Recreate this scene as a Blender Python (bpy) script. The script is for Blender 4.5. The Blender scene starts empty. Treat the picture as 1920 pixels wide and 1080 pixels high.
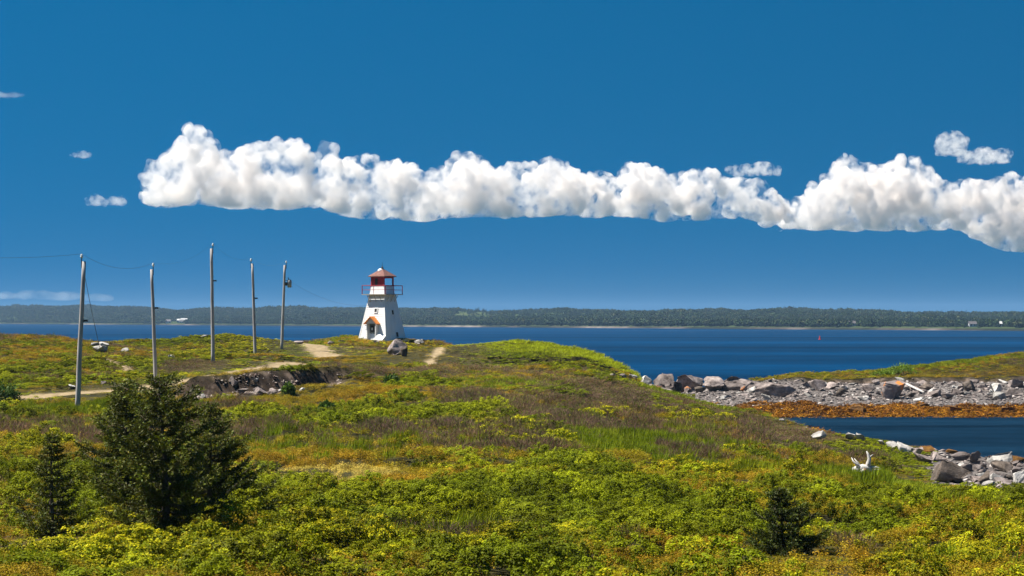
import bpy, bmesh, math, random
import numpy as np
from mathutils import Vector, Matrix, Euler

random.seed(11)
SC = bpy.context.scene
COL = SC.collection

# ------------------------------------------------------------------ camera, sky, sun, exposure
HC, HZ, FPX = 8.0, 598.0, 3733.0        # eye height above the sea, horizon row and focal length of the photograph
cam_data = bpy.data.cameras.new('camera')
cam_data.sensor_width = 36.0
cam_data.lens = 36.0 * FPX / 1920.0
cam_data.clip_start = 0.5
cam_data.clip_end = 60000.0
cam = bpy.data.objects.new('camera', cam_data)
COL.objects.link(cam)
cam.location = (0, 0, HC)
cam.rotation_euler = (math.radians(90) + math.atan((HZ - 540.0) / FPX), 0, 0)
SC.camera = cam

SUN_EL = math.radians(60.0)
SUN_XY = (-0.994, 0.110)                 # the sun stands to the left, a little beyond the lighthouse
sun_dir = Vector((SUN_XY[0] * math.cos(SUN_EL), SUN_XY[1] * math.cos(SUN_EL), math.sin(SUN_EL))).normalized()

SKY_GAMMA = 0.95
SKY_TINT = (0.86, 2.8, 3.8, 1)
world = bpy.data.worlds.new('World')
SC.world = world
world.use_nodes = True
wt = world.node_tree
for n in list(wt.nodes):
    wt.nodes.remove(n)
w_out = wt.nodes.new('ShaderNodeOutputWorld')
w_bg = wt.nodes.new('ShaderNodeBackground')
w_sky = wt.nodes.new('ShaderNodeTexSky')
w_sky.sky_type = 'NISHITA'
w_sky.sun_disc = False
w_sky.sun_elevation = SUN_EL
w_sky.sun_rotation = math.atan2(SUN_XY[0], SUN_XY[1])
w_sky.altitude = 0
w_sky.air_density = 1.0
w_sky.dust_density = 0.0
w_sky.ozone_density = 4.0
w_geo = wt.nodes.new('ShaderNodeTexCoord')
w_map = wt.nodes.new('ShaderNodeMapping')            # a clear, dry maritime sky: the pale band at the horizon stays narrow
w_map.inputs['Location'].default_value = (0, 0, 0.38)
w_nrm = wt.nodes.new('ShaderNodeVectorMath'); w_nrm.operation = 'NORMALIZE'
wt.links.new(w_geo.outputs['Generated'], w_map.inputs['Vector'])
wt.links.new(w_map.outputs['Vector'], w_nrm.inputs[0])
wt.links.new(w_nrm.outputs['Vector'], w_sky.inputs['Vector'])
w_pre = wt.nodes.new('ShaderNodeMix'); w_pre.data_type = 'RGBA'; w_pre.blend_type = 'MULTIPLY'
w_pre.inputs[0].default_value = 1.0
w_pre.inputs[7].default_value = (0.1, 0.1, 0.1, 1)
w_gam = wt.nodes.new('ShaderNodeGamma')              # deep polarised blue over the whole dome
w_gam.inputs['Gamma'].default_value = SKY_GAMMA
w_tint = wt.nodes.new('ShaderNodeMix'); w_tint.data_type = 'RGBA'; w_tint.blend_type = 'MULTIPLY'
w_tint.clamp_result = False
w_tint.inputs[0].default_value = 1.0
w_tint.inputs[7].default_value = SKY_TINT
w_bg.inputs['Strength'].default_value = 0.10
wt.links.new(w_sky.outputs['Color'], w_pre.inputs[6])
wt.links.new(w_pre.outputs[2], w_gam.inputs['Color'])
wt.links.new(w_gam.outputs['Color'], w_tint.inputs[6])
w_sub = wt.nodes.new('ShaderNodeMix'); w_sub.data_type = 'RGBA'; w_sub.blend_type = 'SUBTRACT'; w_sub.clamp_result = False
w_sub.inputs[0].default_value = 1.0
w_sub.inputs[7].default_value = (0.15, 0, 0, 1)
w_max = wt.nodes.new('ShaderNodeVectorMath'); w_max.operation = 'MAXIMUM'
w_max.inputs[1].default_value = (0.01, 0.01, 0.01)
wt.links.new(w_tint.outputs[2], w_sub.inputs[6]); wt.links.new(w_sub.outputs[2], w_max.inputs[0])
wt.links.new(w_max.outputs[0], w_bg.inputs['Color'])
wt.links.new(w_bg.outputs['Background'], w_out.inputs['Surface'])

sun_data = bpy.data.lights.new('sun', 'SUN')
sun_data.energy = 5.0
sun_data.angle = math.radians(0.53)
sun_data.color = (1.0, 0.94, 0.84)
sun = bpy.data.objects.new('sun', sun_data)
COL.objects.link(sun)
sun.location = (-60, 60, 90)
sun.rotation_euler = sun_dir.to_track_quat('Z', 'Y').to_euler()

SC.view_settings.view_transform = 'Standard'
SC.view_settings.look = 'None'
SC.view_settings.exposure = 1.15
SC.view_settings.gamma = 1.0
SC.cycles.use_denoising = True
SC.cycles.max_bounces = 24
SC.cycles.diffuse_bounces = 3
SC.cycles.glossy_bounces = 2
SC.cycles.transmission_bounces = 4
SC.cycles.transparent_max_bounces = 8
SC.cycles.volume_bounces = 20

# ------------------------------------------------------------------ helpers
def tag(o, label=None, cat=None, group=None, kind=None):
    if label: o['label'] = label
    if cat: o['category'] = cat
    if group: o['group'] = group
    if kind: o['kind'] = kind
    return o

def link(o, parent=None):
    COL.objects.link(o)
    if parent is not None:
        o.parent = parent
    return o

def empty(name, loc, rz=0.0):
    o = bpy.data.objects.new(name, None)
    o.empty_display_size = 0.3
    o.location = loc
    o.rotation_euler = (0, 0, rz)
    return link(o)

def mesh_obj(name, verts, faces, mat, parent=None, smooth=False):
    me = bpy.data.meshes.new(name)
    me.from_pydata([tuple(v) for v in verts], [], faces)
    if mat: me.materials.append(mat)
    if smooth: me.shade_smooth()
    me.update()
    return link(bpy.data.objects.new(name, me), parent)

def np_mesh(name, V, F, mat=None, smooth=False):
    """fast mesh from arrays; F is (n,3) or (n,4)"""
    me = bpy.data.meshes.new(name)
    V = np.asarray(V, dtype=np.float32); F = np.asarray(F, dtype=np.int32)
    k = F.shape[1]
    me.vertices.add(len(V)); me.vertices.foreach_set('co', V.ravel())
    me.loops.add(F.size); me.loops.foreach_set('vertex_index', F.ravel())
    me.polygons.add(len(F))
    me.polygons.foreach_set('loop_start', np.arange(0, F.size, k, dtype=np.int32))
    me.polygons.foreach_set('loop_total', np.full(len(F), k, dtype=np.int32))
    me.update(calc_edges=True)
    if mat: me.materials.append(mat)
    if smooth: me.shade_smooth()
    return me

def hash3(ix, iy, iz, seed):
    h = (ix.astype(np.int64) * 374761393 + iy.astype(np.int64) * 668265263 + iz.astype(np.int64) * 2147483647 + seed * 1274126177) & 0xFFFFFFFF
    h = ((h ^ (h >> 13)) * 1274126177) & 0xFFFFFFFF
    h = ((h ^ (h >> 16)) * 2246822519) & 0xFFFFFFFF
    h = h ^ (h >> 15)
    return (h & 0xFFFFFF) / float(0xFFFFFF)

def vnoise(x, y, z=None, seed=0):
    x = np.asarray(x, dtype=np.float64); y = np.asarray(y, dtype=np.float64)
    z = np.zeros_like(x) if z is None else np.asarray(z, dtype=np.float64)
    ix, iy, iz = np.floor(x), np.floor(y), np.floor(z)
    fx, fy, fz = x - ix, y - iy, z - iz
    fx = fx * fx * (3 - 2 * fx); fy = fy * fy * (3 - 2 * fy); fz = fz * fz * (3 - 2 * fz)
    ix, iy, iz = ix.astype(np.int64), iy.astype(np.int64), iz.astype(np.int64)
    def h(a, b, c): return hash3(ix + a, iy + b, iz + c, seed)
    c00 = h(0,0,0) * (1-fx) + h(1,0,0) * fx; c10 = h(0,1,0) * (1-fx) + h(1,1,0) * fx
    c01 = h(0,0,1) * (1-fx) + h(1,0,1) * fx; c11 = h(0,1,1) * (1-fx) + h(1,1,1) * fx
    return (c00 * (1-fy) + c10 * fy) * (1-fz) + (c01 * (1-fy) + c11 * fy) * fz

def fbm(x, y, z=None, seed=0, oct=4, gain=0.5):
    a, s, t = 1.0, 0.0, 0.0
    for o in range(oct):
        k = 2.03 ** o
        s = s + a * vnoise(np.asarray(x) * k + 17.3 * o, np.asarray(y) * k - 9.1 * o, None if z is None else np.asarray(z) * k + 5.7 * o, seed + o)
        t += a; a *= gain
    return s / t

def new_mat(name):
    m = bpy.data.materials.new(name); m.use_nodes = True
    nt = m.node_tree
    for n in list(nt.nodes): nt.nodes.remove(n)
    out = nt.nodes.new('ShaderNodeOutputMaterial')
    return m, nt, out

def N(nt, t, **kw):
    n = nt.nodes.new(t)
    for k, v in kw.items():
        if k in n.inputs.keys(): n.inputs[k].default_value = v
        else: setattr(n, k, v)
    return n

def pix(px, py, d):
    """a point of the place, d metres out, where the photograph shows it"""
    return Vector(((px - 960.0) / FPX * d, d, HC - (py - HZ) / FPX * d))
# ------------------------------------------------------------------ clouds: closed puffy bodies of scattering vapour, kilometres out
def vapour(name, dens, scale, lo, hi, step, big=None):
    m, nt, out = new_mat(name)
    pv = N(nt, 'ShaderNodeVolumePrincipled')
    pv.inputs['Color'].default_value = (0.988, 0.962, 0.940, 1)
    pv.inputs['Anisotropy'].default_value = 0.35
    geo = N(nt, 'ShaderNodeNewGeometry')
    no = N(nt, 'ShaderNodeTexNoise', Scale=scale, Detail=5.0, Roughness=0.62)
    mr = N(nt, 'ShaderNodeMapRange')
    mr.inputs[1].default_value = lo; mr.inputs[2].default_value = hi; mr.inputs[3].default_value = 0.0; mr.inputs[4].default_value = dens
    nt.links.new(geo.outputs['Position'], no.inputs['Vector'])
    nt.links.new(no.outputs[0], mr.inputs[0])
    if big:                                     # whole regions thin out to wisps
        nb = N(nt, 'ShaderNodeTexNoise', Scale=big, Detail=3.0, Roughness=0.6); nt.links.new(geo.outputs['Position'], nb.inputs['Vector'])
        mb_ = N(nt, 'ShaderNodeMapRange'); mb_.inputs[1].default_value = 0.40; mb_.inputs[2].default_value = 0.53; mb_.inputs[3].default_value = 0.06; mb_.inputs[4].default_value = 1.0
        nt.links.new(nb.outputs[0], mb_.inputs[0])
        mu = N(nt, 'ShaderNodeMath'); mu.operation = 'MULTIPLY'; nt.links.new(mb_.outputs[0], mu.inputs[0]); nt.links.new(mr.outputs[0], mu.inputs[1])
        nt.links.new(mu.outputs[0], pv.inputs['Density'])
    else:
        nt.links.new(mr.outputs[0], pv.inputs['Density'])
    nt.links.new(pv.outputs['Volume'], out.inputs['Volume'])
    m.cycles.volume_step_rate = step
    return m
m_cloud = vapour('cloud_vapour', 0.034, 0.0085, 0.42, 0.62, 0.02, 0.0045)
m_wisp = vapour('thin_cloud_vapour', 0.012, 0.016, 0.45, 0.64, 0.4)

def ico(sub):
    bm = bmesh.new(); bmesh.ops.create_icosphere(bm, subdivisions=sub, radius=1.0)
    bm.verts.ensure_lookup_table()
    V = np.array([v.co[:] for v in bm.verts]); F = np.array([[v.index for v in f.verts] for f in bm.faces])
    bm.free(); return V, F
ICO2 = ico(2); ICO3 = ico(3)

def puffs_to_cloud(name, puffs, mat, voxel, amp, label, base=None):
    """puffs: (centre, radius, squash) -> one closed, lumpy mesh"""
    V0, F0 = ICO2
    Vs, Fs, n = [], [], 0
    for c, r, sq in puffs:
        Vs.append(V0 * np.array([r, r, r * sq]) + np.array(c)); Fs.append(F0 + n); n += len(V0)
    V = np.vstack(Vs)
    org = np.array([V[:, 0].mean(), V[:, 1].mean(), V[:, 2].min()])
    me = np_mesh(name, V - org, np.vstack(Fs))
    o = bpy.data.objects.new(name, me); COL.objects.link(o)
    md = o.modifiers.new('r', 'REMESH'); md.mode = 'VOXEL'; md.voxel_size = voxel
    dg = bpy.context.evaluated_depsgraph_get(); dg.update()
    em = bpy.data.meshes.new_from_object(o.evaluated_get(dg))
    o.modifiers.clear(); o.data = em; em.name = name
    n = len(em.vertices)
    co = np.empty(n * 3, np.float32); em.vertices.foreach_get('co', co); co = co.reshape(-1, 3).astype(np.float64)
    no = np.empty(n * 3, np.float32); em.vertices.foreach_get('normal', no); no = no.reshape(-1, 3)
    s = 1.0 / (amp * 3.0)
    b = 0.0; a = 1.0
    for k in range(4):
        f = s * 2.1 ** k
        b = b + a * (1.0 - np.abs(2 * vnoise(co[:, 0] * f + k * 3.1, co[:, 1] * f, co[:, 2] * f, seed=40 + k) - 1.0) * 2.0)
        a *= 0.52
    low = np.clip(co[:, 2] / (amp * 1.6), 0.25, 1.0)
    co = co + no * (b * amp * 0.8 * low)[:, None]
    if base is not None:
        z = co[:, 2] + org[2]
        lim = base(co[:, 0] + org[0])
        z = np.where(z < lim, lim - (lim - z) * 0.25, z)
        co[:, 2] = z - org[2]
    em.vertices.foreach_set('co', co.astype(np.float32).ravel()); em.update()
    md = o.modifiers.new('r', 'REMESH'); md.mode = 'VOXEL'; md.voxel_size = voxel * 0.8      # weld folds away
    dg = bpy.context.evaluated_depsgraph_get(); dg.update()
    em = bpy.data.meshes.new_from_object(o.evaluated_get(dg))
    o.modifiers.clear(); o.data = em; em.name = name
    em.materials.clear(); em.materials.append(mat); em.shade_smooth()
    o.location = org
    return tag(o, label, 'cloud', 'clouds over the far shore')

def cloud_d(px): return 12000.0 + (px - 255.0) * 4.2

def bank(profile, seed):
    rnd = random.Random(seed); P = []
    xs = [p[0] for p in profile]; tops = [p[1] for p in profile]; bots = [p[2] for p in profile]
    px = xs[0]
    while px <= xs[-1]:
        top = float(np.interp(px, xs, tops)); bot = float(np.interp(px, xs, bots))
        d = cloud_d(px); m = d / FPX; th = bot - top
        lift = 40 * (float(fbm(np.array([px * 0.021]), np.array([seed * 3.3]), seed=55, oct=2)[0]) - 0.45)
        t2 = min(top - 4 + max(lift, -3), bot - 14)
        for k in range(max(2, int(th / 20))):                        # the body
            r = min(max(th * rnd.uniform(0.12, 0.24), 7), 24)
            lo_, hi_ = t2 + r + 8, bot - r * 0.35
            if hi_ <= lo_: continue
            P.append((pix(px + rnd.uniform(-6, 6), rnd.uniform(lo_, hi_), d + rnd.uniform(-30, 30) * m), r * m, rnd.uniform(0.75, 1.0)))
        for k in range(3):                                            # small heads along the crown
            r = rnd.uniform(3.5, 10) if th > 50 else rnd.uniform(3, 7)
            P.append((pix(px + rnd.uniform(-5, 5), t2 + r * 0.9 + rnd.uniform(0, 1) ** 2 * 16, d + rnd.uniform(-22, 10) * m), r * m, rnd.uniform(0.8, 1.05)))
        if rnd.random() < 0.5:                                        # tattered underside
            r = rnd.uniform(3, 8); P.append((pix(px + rnd.uniform(-6, 6), bot - r * 0.3, d - rnd.uniform(0, 25) * m), r * m, 0.6))
        px += 9
    return P

prof_a = [(274,322,380),(280,306,386),(305,300,386),(322,290,386),(335,262,384),(350,238,384),(372,236,384),(388,250,384),(398,280,386),(430,276,388),(450,276,388),(490,270,390),(545,266,390),(578,278,388),
          (584,330,388),(594,300,388),(604,274,392),(625,274,396),(634,300,398),(645,312,402),(660,302,406),(700,289,410),(745,298,412),(800,312,413),(838,304,408),(855,288,406),(885,282,404),(908,292,404),(930,312,406),(955,314,408),
          (985,299,406),(1040,300,405),(1075,312,405),(1130,330,406),(1155,338,404),(1172,314,404),(1190,304,406),(1215,310,412),(1260,334,413),(1300,322,413),(1325,321,412),(1355,334,408),(1410,334,412),(1440,346,426),(1460,368,434),(1472,384,434)]
prof_b = [(1468,390,430),(1510,360,430),(1530,336,430),(1560,318,430),(1585,288,430),(1610,296,430),(1640,304,428),(1680,296,430),(1720,300,432),(1752,318,430),(1770,342,430),(1800,344,432),(1850,342,450),(1880,332,468),(1920,330,470),(1990,316,474),(2080,322,478),(2150,350,480)]
def base_of(prof):
    X = []; Z = []
    for p in prof:
        q = pix(p[0], p[2], cloud_d(p[0])); X.append(q.x); Z.append(q.z)
    return lambda x: np.interp(x, X, Z)
puffs_to_cloud('cloud', bank(prof_a, 3), m_cloud, 12.0, 22.0, 'long white bank of heaped clouds stretching across the sky above the lighthouse', base_of(prof_a))
puffs_to_cloud('cloud', bank(prof_b, 5), m_cloud, 15.0, 28.0, 'heaped white cloud bank leaving the frame on the right', base_of(prof_b))
def wisp(cx, cy, w, h, n, seed, label, mat, dens=1.0):
    rnd = random.Random(seed); P = []
    for k in range(n):
        t = rnd.uniform(-1, 1); d = cloud_d(cx); m = d / FPX
        r = h * rnd.uniform(0.14, 0.40) * (1 - 0.6 * abs(t))
        P.append((pix(cx + t * w / 2, cy + rnd.uniform(-1, 1) * (h / 2 - r * 0.7) * (1 - 0.4 * abs(t)), d + rnd.uniform(-20, 20) * m), r * m, 0.7))
    for k in range(13):                        # a thread that keeps the wisp in one piece
        t = -0.8 + 1.6 * k / 12; P.append((pix(cx + t * w / 2, cy + rnd.uniform(-.06, .06) * h, d), h * 0.17 * m, 0.7))
    puffs_to_cloud('cloud', P, mat, 9.0, 28.0, label)
wisp(1785, 272, 44, 52, 40, 1, 'small upright puff of cloud above the right-hand cloud bank', m_wisp)
wisp(1845, 294, 96, 34, 60, 2, 'ragged little cloud trailing right beside a small upright puff', m_wisp)
wisp(150, 291, 46, 15, 20, 3, 'tiny lone cloud high above the first pole', m_wisp)
wisp(198, 379, 76, 20, 40, 4, 'thin wispy cloud just left of the long cloud bank', m_wisp)
m_veil = vapour('faint_cloud_vapour', 0.0022, 0.004, 0.35, 0.7, 0.5)
def veil(cx, cy, w, h, n, seed, label):
    rnd = random.Random(seed); d = 15000.0; m = d / FPX; P = []
    for k in range(n):
        t = -1 + 2 * (k + 0.5) / n
        P.append((pix(cx + t * w / 2, cy + rnd.uniform(-.3, .3) * h, d + rnd.uniform(-60, 60) * m), h * m * rnd.uniform(1.5, 2.5), 0.22))
    puffs_to_cloud('cloud', P, m_veil, 22.0, 20.0, label)
veil(50, 556, 300, 12, 14, 8, 'faint pinkish veil of cloud low over the far left hills')
veil(4, 178, 76, 6, 26, 9, 'faint streak of cloud high at the left edge of the sky')
wisp(1412, 320, 96, 28, 50, 5, 'flat wisp floating over the right end of the long bank', m_wisp)
# ------------------------------------------------------------------ the land as a height field
CP = []
def cp(px, py, d): p = pix(px, py, d); CP.append((p.x, p.y, p.z))
def ch(px, d, z): CP.append(((px - 960.0) / FPX * d, d, z))
for x in (-26, -12, 0, 12, 26):
    CP += [(x, -20, 6.5), (x, 0, 6.2), (x, 16, 4.7)]
for px in (-700, 0, 480, 960, 1440, 1920, 2600):
    cp(px, 1080, 34); cp(px, 1000, 43)
for t in [(-600,940,50),(0,940,50),(480,940,51),(960,940,52),(1500,940,56),(1920,945,61),(2400,945,61),
          (-600,890,58),(0,890,58),(300,892,58),(600,900,60),(960,890,62),(1300,892,66),(1620,897,77),(1740,915,81),(1920,921,79),(2400,921,79),
          (-500,840,70),(0,840,70),(300,840,72),(600,840,74),(960,840,76),(1250,850,82),(1500,852,92),(1640,862,94),(1760,890,90),
          (-400,800,88),(0,800,88),(300,800,88),(600,800,88),(960,800,90),(1200,802,100),(1400,802,110),(1530,827,111),(1600,819,108),(1700,846,101),(1745,868,97),(1480,789,132),(1540,813,114),(1650,831,104),(1830,866,97),(1920,874,95),(2300,876,95),
          (960,770,102),(1200,772,115),(145,773,107),(600,770,102),(400,772,104),(1350,777,128),(1455,800,129),
          (960,740,115),(700,745,110),(1150,742,122),(1300,757,138),(460,752,112),(620,738,115),(380,757,111),(540,745,113),
          (960,694,132),(1080,699,133),(1180,720,134),(1250,740,140),(800,707,128),(700,716,122),(870,697,130),
          (360,733,117),(450,714,119),(560,697,124),(625,689,127),(340,718,121),(430,700,128),(520,688,138),
          (100,740,118),(200,730,122),(-200,730,122),(0,700,132),(200,700,135),(0,665,152),(150,668,152),(-300,665,152),
          (400,678,142),(479,671,155),(528,655,180),(293,722,122),
          (600,672,158),(590,645,195),(712,640,213),(740,661,186),(700,684,148),(660,668,168),(800,694,148),
          (850,662,185),(860,652,214),(920,649,172),(1000,655,168),(1100,668,165),(1180,691,162),(960,651,170),(1050,661,167),(1140,678,164),
          (900,683,150),(1000,690,150),(1100,692,152),(1180,705,155),(1205,722,160),(1235,742,165),
          (0,632,175),(-300,632,175),(100,637,178),(210,653,180),(320,640,185),(430,630,188),(500,640,195),(600,638,222),(770,641,218),
          (1500,704,203),(1700,691,207),(1920,663,215),(2300,640,222),(1920,690,203),(1800,700,202),(1560,714,198),(2300,670,203)]:
    cp(*t)
for t in [(960,141,4.2),(1100,146,3.5),(1200,150,2.4),(1280,155,1.2),
          (1000,190,3.0),(1180,180,1.6),(1000,207,-1.0),(1180,195,-0.9),(900,235,0.8),(900,250,-2),
          (0,205,3.5),(0,232,0.2),(-300,205,3.5),(-300,232,0.2),(250,205,3.6),(250,232,0.4),(480,215,4.2),(480,238,1),(600,240,2.2),(712,240,2.6),(800,236,2.4),
          (600,256,-1.5),(300,256,-2),(0,256,-2),(-300,256,-2),(750,258,-2),
          (1700,130,-0.7),(1900,118,-0.6),(1900,145,-1.0),(1560,150,-0.7),(1750,155,-0.7),(2300,120,-0.8),(2300,150,-1),(1480,152,-0.35),
          (1740,112,0.1),(1920,107,0.0),(1640,120,0.05),(1560,132,0.05),(2300,103,0.0),
          (1400,163,0.08),(1600,164,0.02),(1920,164,0.02),(2300,164,0.02),(1340,178,0.6),(1600,178,0.55),(1920,178,0.55),(2300,178,0.55),
          (1350,190,1.2),(1500,190,1.35),(1700,190,1.4),(1920,191,1.5),(2300,191,1.5),(1290,190,0.9),(1220,182,1.3),
          (1430,197,1.95),(1300,199,0.7),(1300,207,-0.6),(1430,207,0.5),(1600,222,0.6),(1600,232,-1.2),(1920,235,0.5),(1920,248,-1.5),(2300,240,0.5),(2300,252,-1.5),(1350,215,-1.3)]:
    ch(*t)
CP = np.array(CP)

def tps_fit(P, lam):
    n = len(P); X = P[:, :2] / 100.0
    r2 = ((X[:, None, :] - X[None, :, :]) ** 2).sum(-1)
    K = 0.5 * r2 * np.log(r2 + 1e-12)
    A = np.zeros((n + 3, n + 3)); A[:n, :n] = K + lam * np.eye(n)
    A[:n, n] = 1; A[:n, n+1:] = X; A[n, :n] = 1; A[n+1:, :n] = X.T
    return np.linalg.solve(A, np.concatenate([P[:, 2], [0, 0, 0]]))
TPSW = tps_fit(CP, 2e-5)
def tps(x, y):
    x = np.asarray(x, float); y = np.asarray(y, float); sh = x.shape
    X = np.stack([x.ravel(), y.ravel()], 1) / 100.0; Q = CP[:, :2] / 100.0; n = len(Q)
    out = np.empty(len(X))
    for i in range(0, len(X), 20000):
        B = X[i:i+20000]
        r2 = ((B[:, None, :] - Q[None]) ** 2).sum(-1)
        out[i:i+20000] = (0.5 * r2 * np.log(r2 + 1e-12)) @ TPSW[:n] + TPSW[n] + B @ TPSW[n+1:]
    return out.reshape(sh)

# coarse table of the smooth land, then fine relief added on top
GX0, GX1, GY0, GY1, GS = -110.0, 110.0, -22.0, 262.0, 1.0
_gx = np.arange(GX0, GX1 + GS, GS); _gy = np.arange(GY0, GY1 + GS, GS)
_GZ = tps(*np.meshgrid(_gx, _gy))
def bil(x, y):
    u = np.clip((x - GX0) / GS, 0, len(_gx) - 1.001); v = np.clip((y - GY0) / GS, 0, len(_gy) - 1.001)
    i = u.astype(int); j = v.astype(int); a = u - i; b = v - j
    return (_GZ[j, i] * (1-a) + _GZ[j, i+1] * a) * (1-b) + (_GZ[j+1, i] * (1-a) + _GZ[j+1, i+1] * a) * b

def seg_dist(x, y, pts):
    """distance to a polyline, and signed side (positive beyond it, seen from the camera)"""
    best = np.full(np.shape(x), 1e9); side = np.zeros(np.shape(x))
    for (ax, ay), (bx, by) in zip(pts[:-1], pts[1:]):
        dx, dy = bx - ax, by - ay; L2 = dx * dx + dy * dy
        t = np.clip(((x - ax) * dx + (y - ay) * dy) / L2, 0, 1)
        d = np.hypot(x - ax - t * dx, y - ay - t * dy)
        s = dx * (y - ay) - dy * (x - ax)
        upd = d < best
        best = np.where(upd, d, best); side = np.where(upd, s, side)
    return best, side
def plan(pts): return [((px - 960.0) / FPX * d, d) for px, d in pts]
def sstep(a, b, x):
    t = np.clip((x - a) / (b - a), 0, 1); return t * t * (3 - 2 * t)

# the broken bank of the gully: its lip runs left to right, the floor lies on the camera's side
LIP = plan([(345,114.6),(385,115.2),(430,115.9),(470,116.3),(520,118.0),(560,119.6),(600,121.0),(632,121.8),(655,122.6)])
PATH1 = plan([(60,117),(110,118.5),(180,120),(260,121),(330,122.3),(380,124.5),(430,128),(480,133),(520,138.5),(545,144)])
PATH2 = plan([(650,163),(628,168),(605,177),(585,190),(560,198),(500,200)])
PATH3 = plan([(660,146),(730,147.5),(800,149),(824,160),(836,172)])
PATH4 = plan([(200,145),(235,140),(245,137)])
# the green tongue of turf at the far end of the near shore has a low broken edge
TURF = plan([(835,158),(905,154),(1000,153.5),(1080,155),(1150,157.5),(1196,161.5),(1200,166)])
# the foot of the grass on the far spit
SPIT = plan([(1420,195.5),(1500,195.5),(1560,196.0),(1640,196.6),(1720,196.6),(1800,196.6),(1920,196),(2400,196)])

def land(x, y, fine=True):
    x = np.asarray(x, float); y = np.asarray(y, float)
    z = bil(x, y)
    d, s = seg_dist(x, y, LIP)
    e = d * np.sign(s)                                   # + on the upper side
    lx = LIP[0][0]; rx = LIP[-1][0]
    mask = sstep(lx - 1.0, lx + 0.6, x) * (1 - sstep(rx - 1.2, rx + 0.6, x))
    wob = (fbm(x * 0.9, y * 0.9, seed=61, oct=3) - 0.5) * 0.9
    floor = 3.35 + (x - lx) * 0.065
    cut = sstep(-0.35, 0.35, e + wob * 0.6)
    zb = floor * (1 - cut) + np.maximum(z, floor + 1.1) * cut
    w = mask * sstep(-3.4, -1.6, e) * (1 - sstep(1.0, 3.0, e))
    z = z * (1 - w) + zb * w
    d, s = seg_dist(x, y, TURF); e = d * np.sign(s)
    cut = sstep(-0.3, 0.3, e + wob * 0.5)
    w = sstep(-2.0, -0.3, e) * (1 - sstep(0.8, 2.4, e)) * sstep(TURF[0][0] - 1, TURF[0][0] + 2, x)
    z = z + w * (cut - 1.0) * 0.75
    d, s = seg_dist(x, y, SPIT); e = d * np.sign(s)
    cut = sstep(-0.35, 0.35, e + wob * 0.8)
    w = sstep(-2.0, -0.3, e) * (1 - sstep(0.8, 2.4, e)) * sstep(SPIT[0][0] - 2, SPIT[0][0] + 3, x)
    z = z + w * (cut - 0.5) * 0.5
    if fine:
        up = sstep(0.8, 2.2, z)
        pd = np.minimum.reduce([seg_dist(x, y, q)[0] for q in (PATH1, PATH2, PATH3)])
        damp = (0.25 + 0.75 * sstep(1.5, 7.0, pd)) * (1 - 0.6 * sstep(0.16, 0.19, x / np.maximum(y, 20.0)) * sstep(50, 60, y))
        z = z + up * damp * ((fbm(x * 0.16, y * 0.16, seed=5, oct=3) - 0.5) * 0.7 + (fbm(x * 0.6, y * 0.6, seed=9, oct=3) - 0.5) * 0.36)
        z = z + (1 - up) * (fbm(x * 1.2, y * 1.2, seed=13, oct=3) - 0.5) * 0.16
    return z
def zat(x, y): return float(land(np.array([x]), np.array([y]))[0])

def ground(px, py, lo=25.0, hi=240.0):
    """where the line of sight through a spot of the photograph first meets the land"""
    d = np.arange(lo, hi, 0.25)
    x = (px - 960.0) / FPX * d; zr = HC - (py - HZ) / FPX * d
    zz = land(x, d)
    k = np.nonzero(zz >= zr)[0]
    i = k[0] if len(k) else int(np.argmin(zr - zz))
    return Vector((x[i], d[i], zz[i]))
def stand(px, d):
    x = (px - 960.0) / FPX * d
    return Vector((x, d, zat(x, d)))

# what covers the land: masks evaluated anywhere in plan
def masks(x, y, z):
    n = fbm(x * 0.5, y * 0.5, seed=31, oct=4) - 0.5
    def pth(pts, w): return 1 - sstep(w * 0.55, w * 1.15, seg_dist(x, y, pts)[0] + n * w * 0.9)
    path = np.maximum.reduce([pth(PATH1, 1.9), pth(PATH2, 1.5), pth(PATH3, 0.42), pth(PATH4, 0.5)])
    d, s = seg_dist(x, y, LIP); e = d * np.sign(s)
    lx = LIP[0][0]; rx = LIP[-1][0]
    inx = sstep(lx - 1.6, lx, x) * (1 - sstep(rx - 1.0, rx + 0.8, x))
    bank = inx * sstep(-2.6 , -1.9, e + n) * (1 - sstep(0.15, 0.55, e + n * 0.5))
    d, s = seg_dist(x, y, TURF); e2 = d * np.sign(s)
    bank = np.maximum(bank, 0.9 * (1 - sstep(0.25, 0.6, np.abs(e2 + 0.1 + n * 0.6))) * sstep(0.45, 0.62, fbm(x * 0.12, y * 0.12, seed=77, oct=2)))
    spit = sstep(0, 1, (y - 170) / 2.0) * sstep(11.0, 15.0, x + (y - 165) * 0.18)
    d, s = seg_dist(x, y, SPIT); e3 = d * np.sign(s)
    beach = sstep(158, 160, y) * sstep(11.5, 14.5, x) * (1 - sstep(-0.2, 0.3, e3 + n * 1.6)) 
    beach = np.maximum(beach, sstep(176, 182, y) * sstep(9.5, 12.5, x) * (1 - sstep(23.0, 25.0, x)))
    near = sstep(-0.3, 0.5, x - 0.2085 * y + n * 1.6) * (1 - sstep(1.35, 1.7, z + n * 1.2)) * (1 - sstep(150, 156, y)) * sstep(70, 80, y)
    low = 1 - sstep(0.55, 0.9, z + n * 0.6)
    beach = np.maximum.reduce([beach, near, low])
    bank = np.maximum(bank, 0.95 * (1 - sstep(0.5, 1.1, np.abs(e3 + 0.5 + n * 1.2))) * sstep(SPIT[0][0] + 3, SPIT[0][0] + 6, x))
    weed = beach * (1 - sstep(0.28, 0.50, z + n * 0.7)) * sstep(60, 80, y) * (1 - sstep(200, 206, y))
    return path, bank, beach, weed

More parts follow.
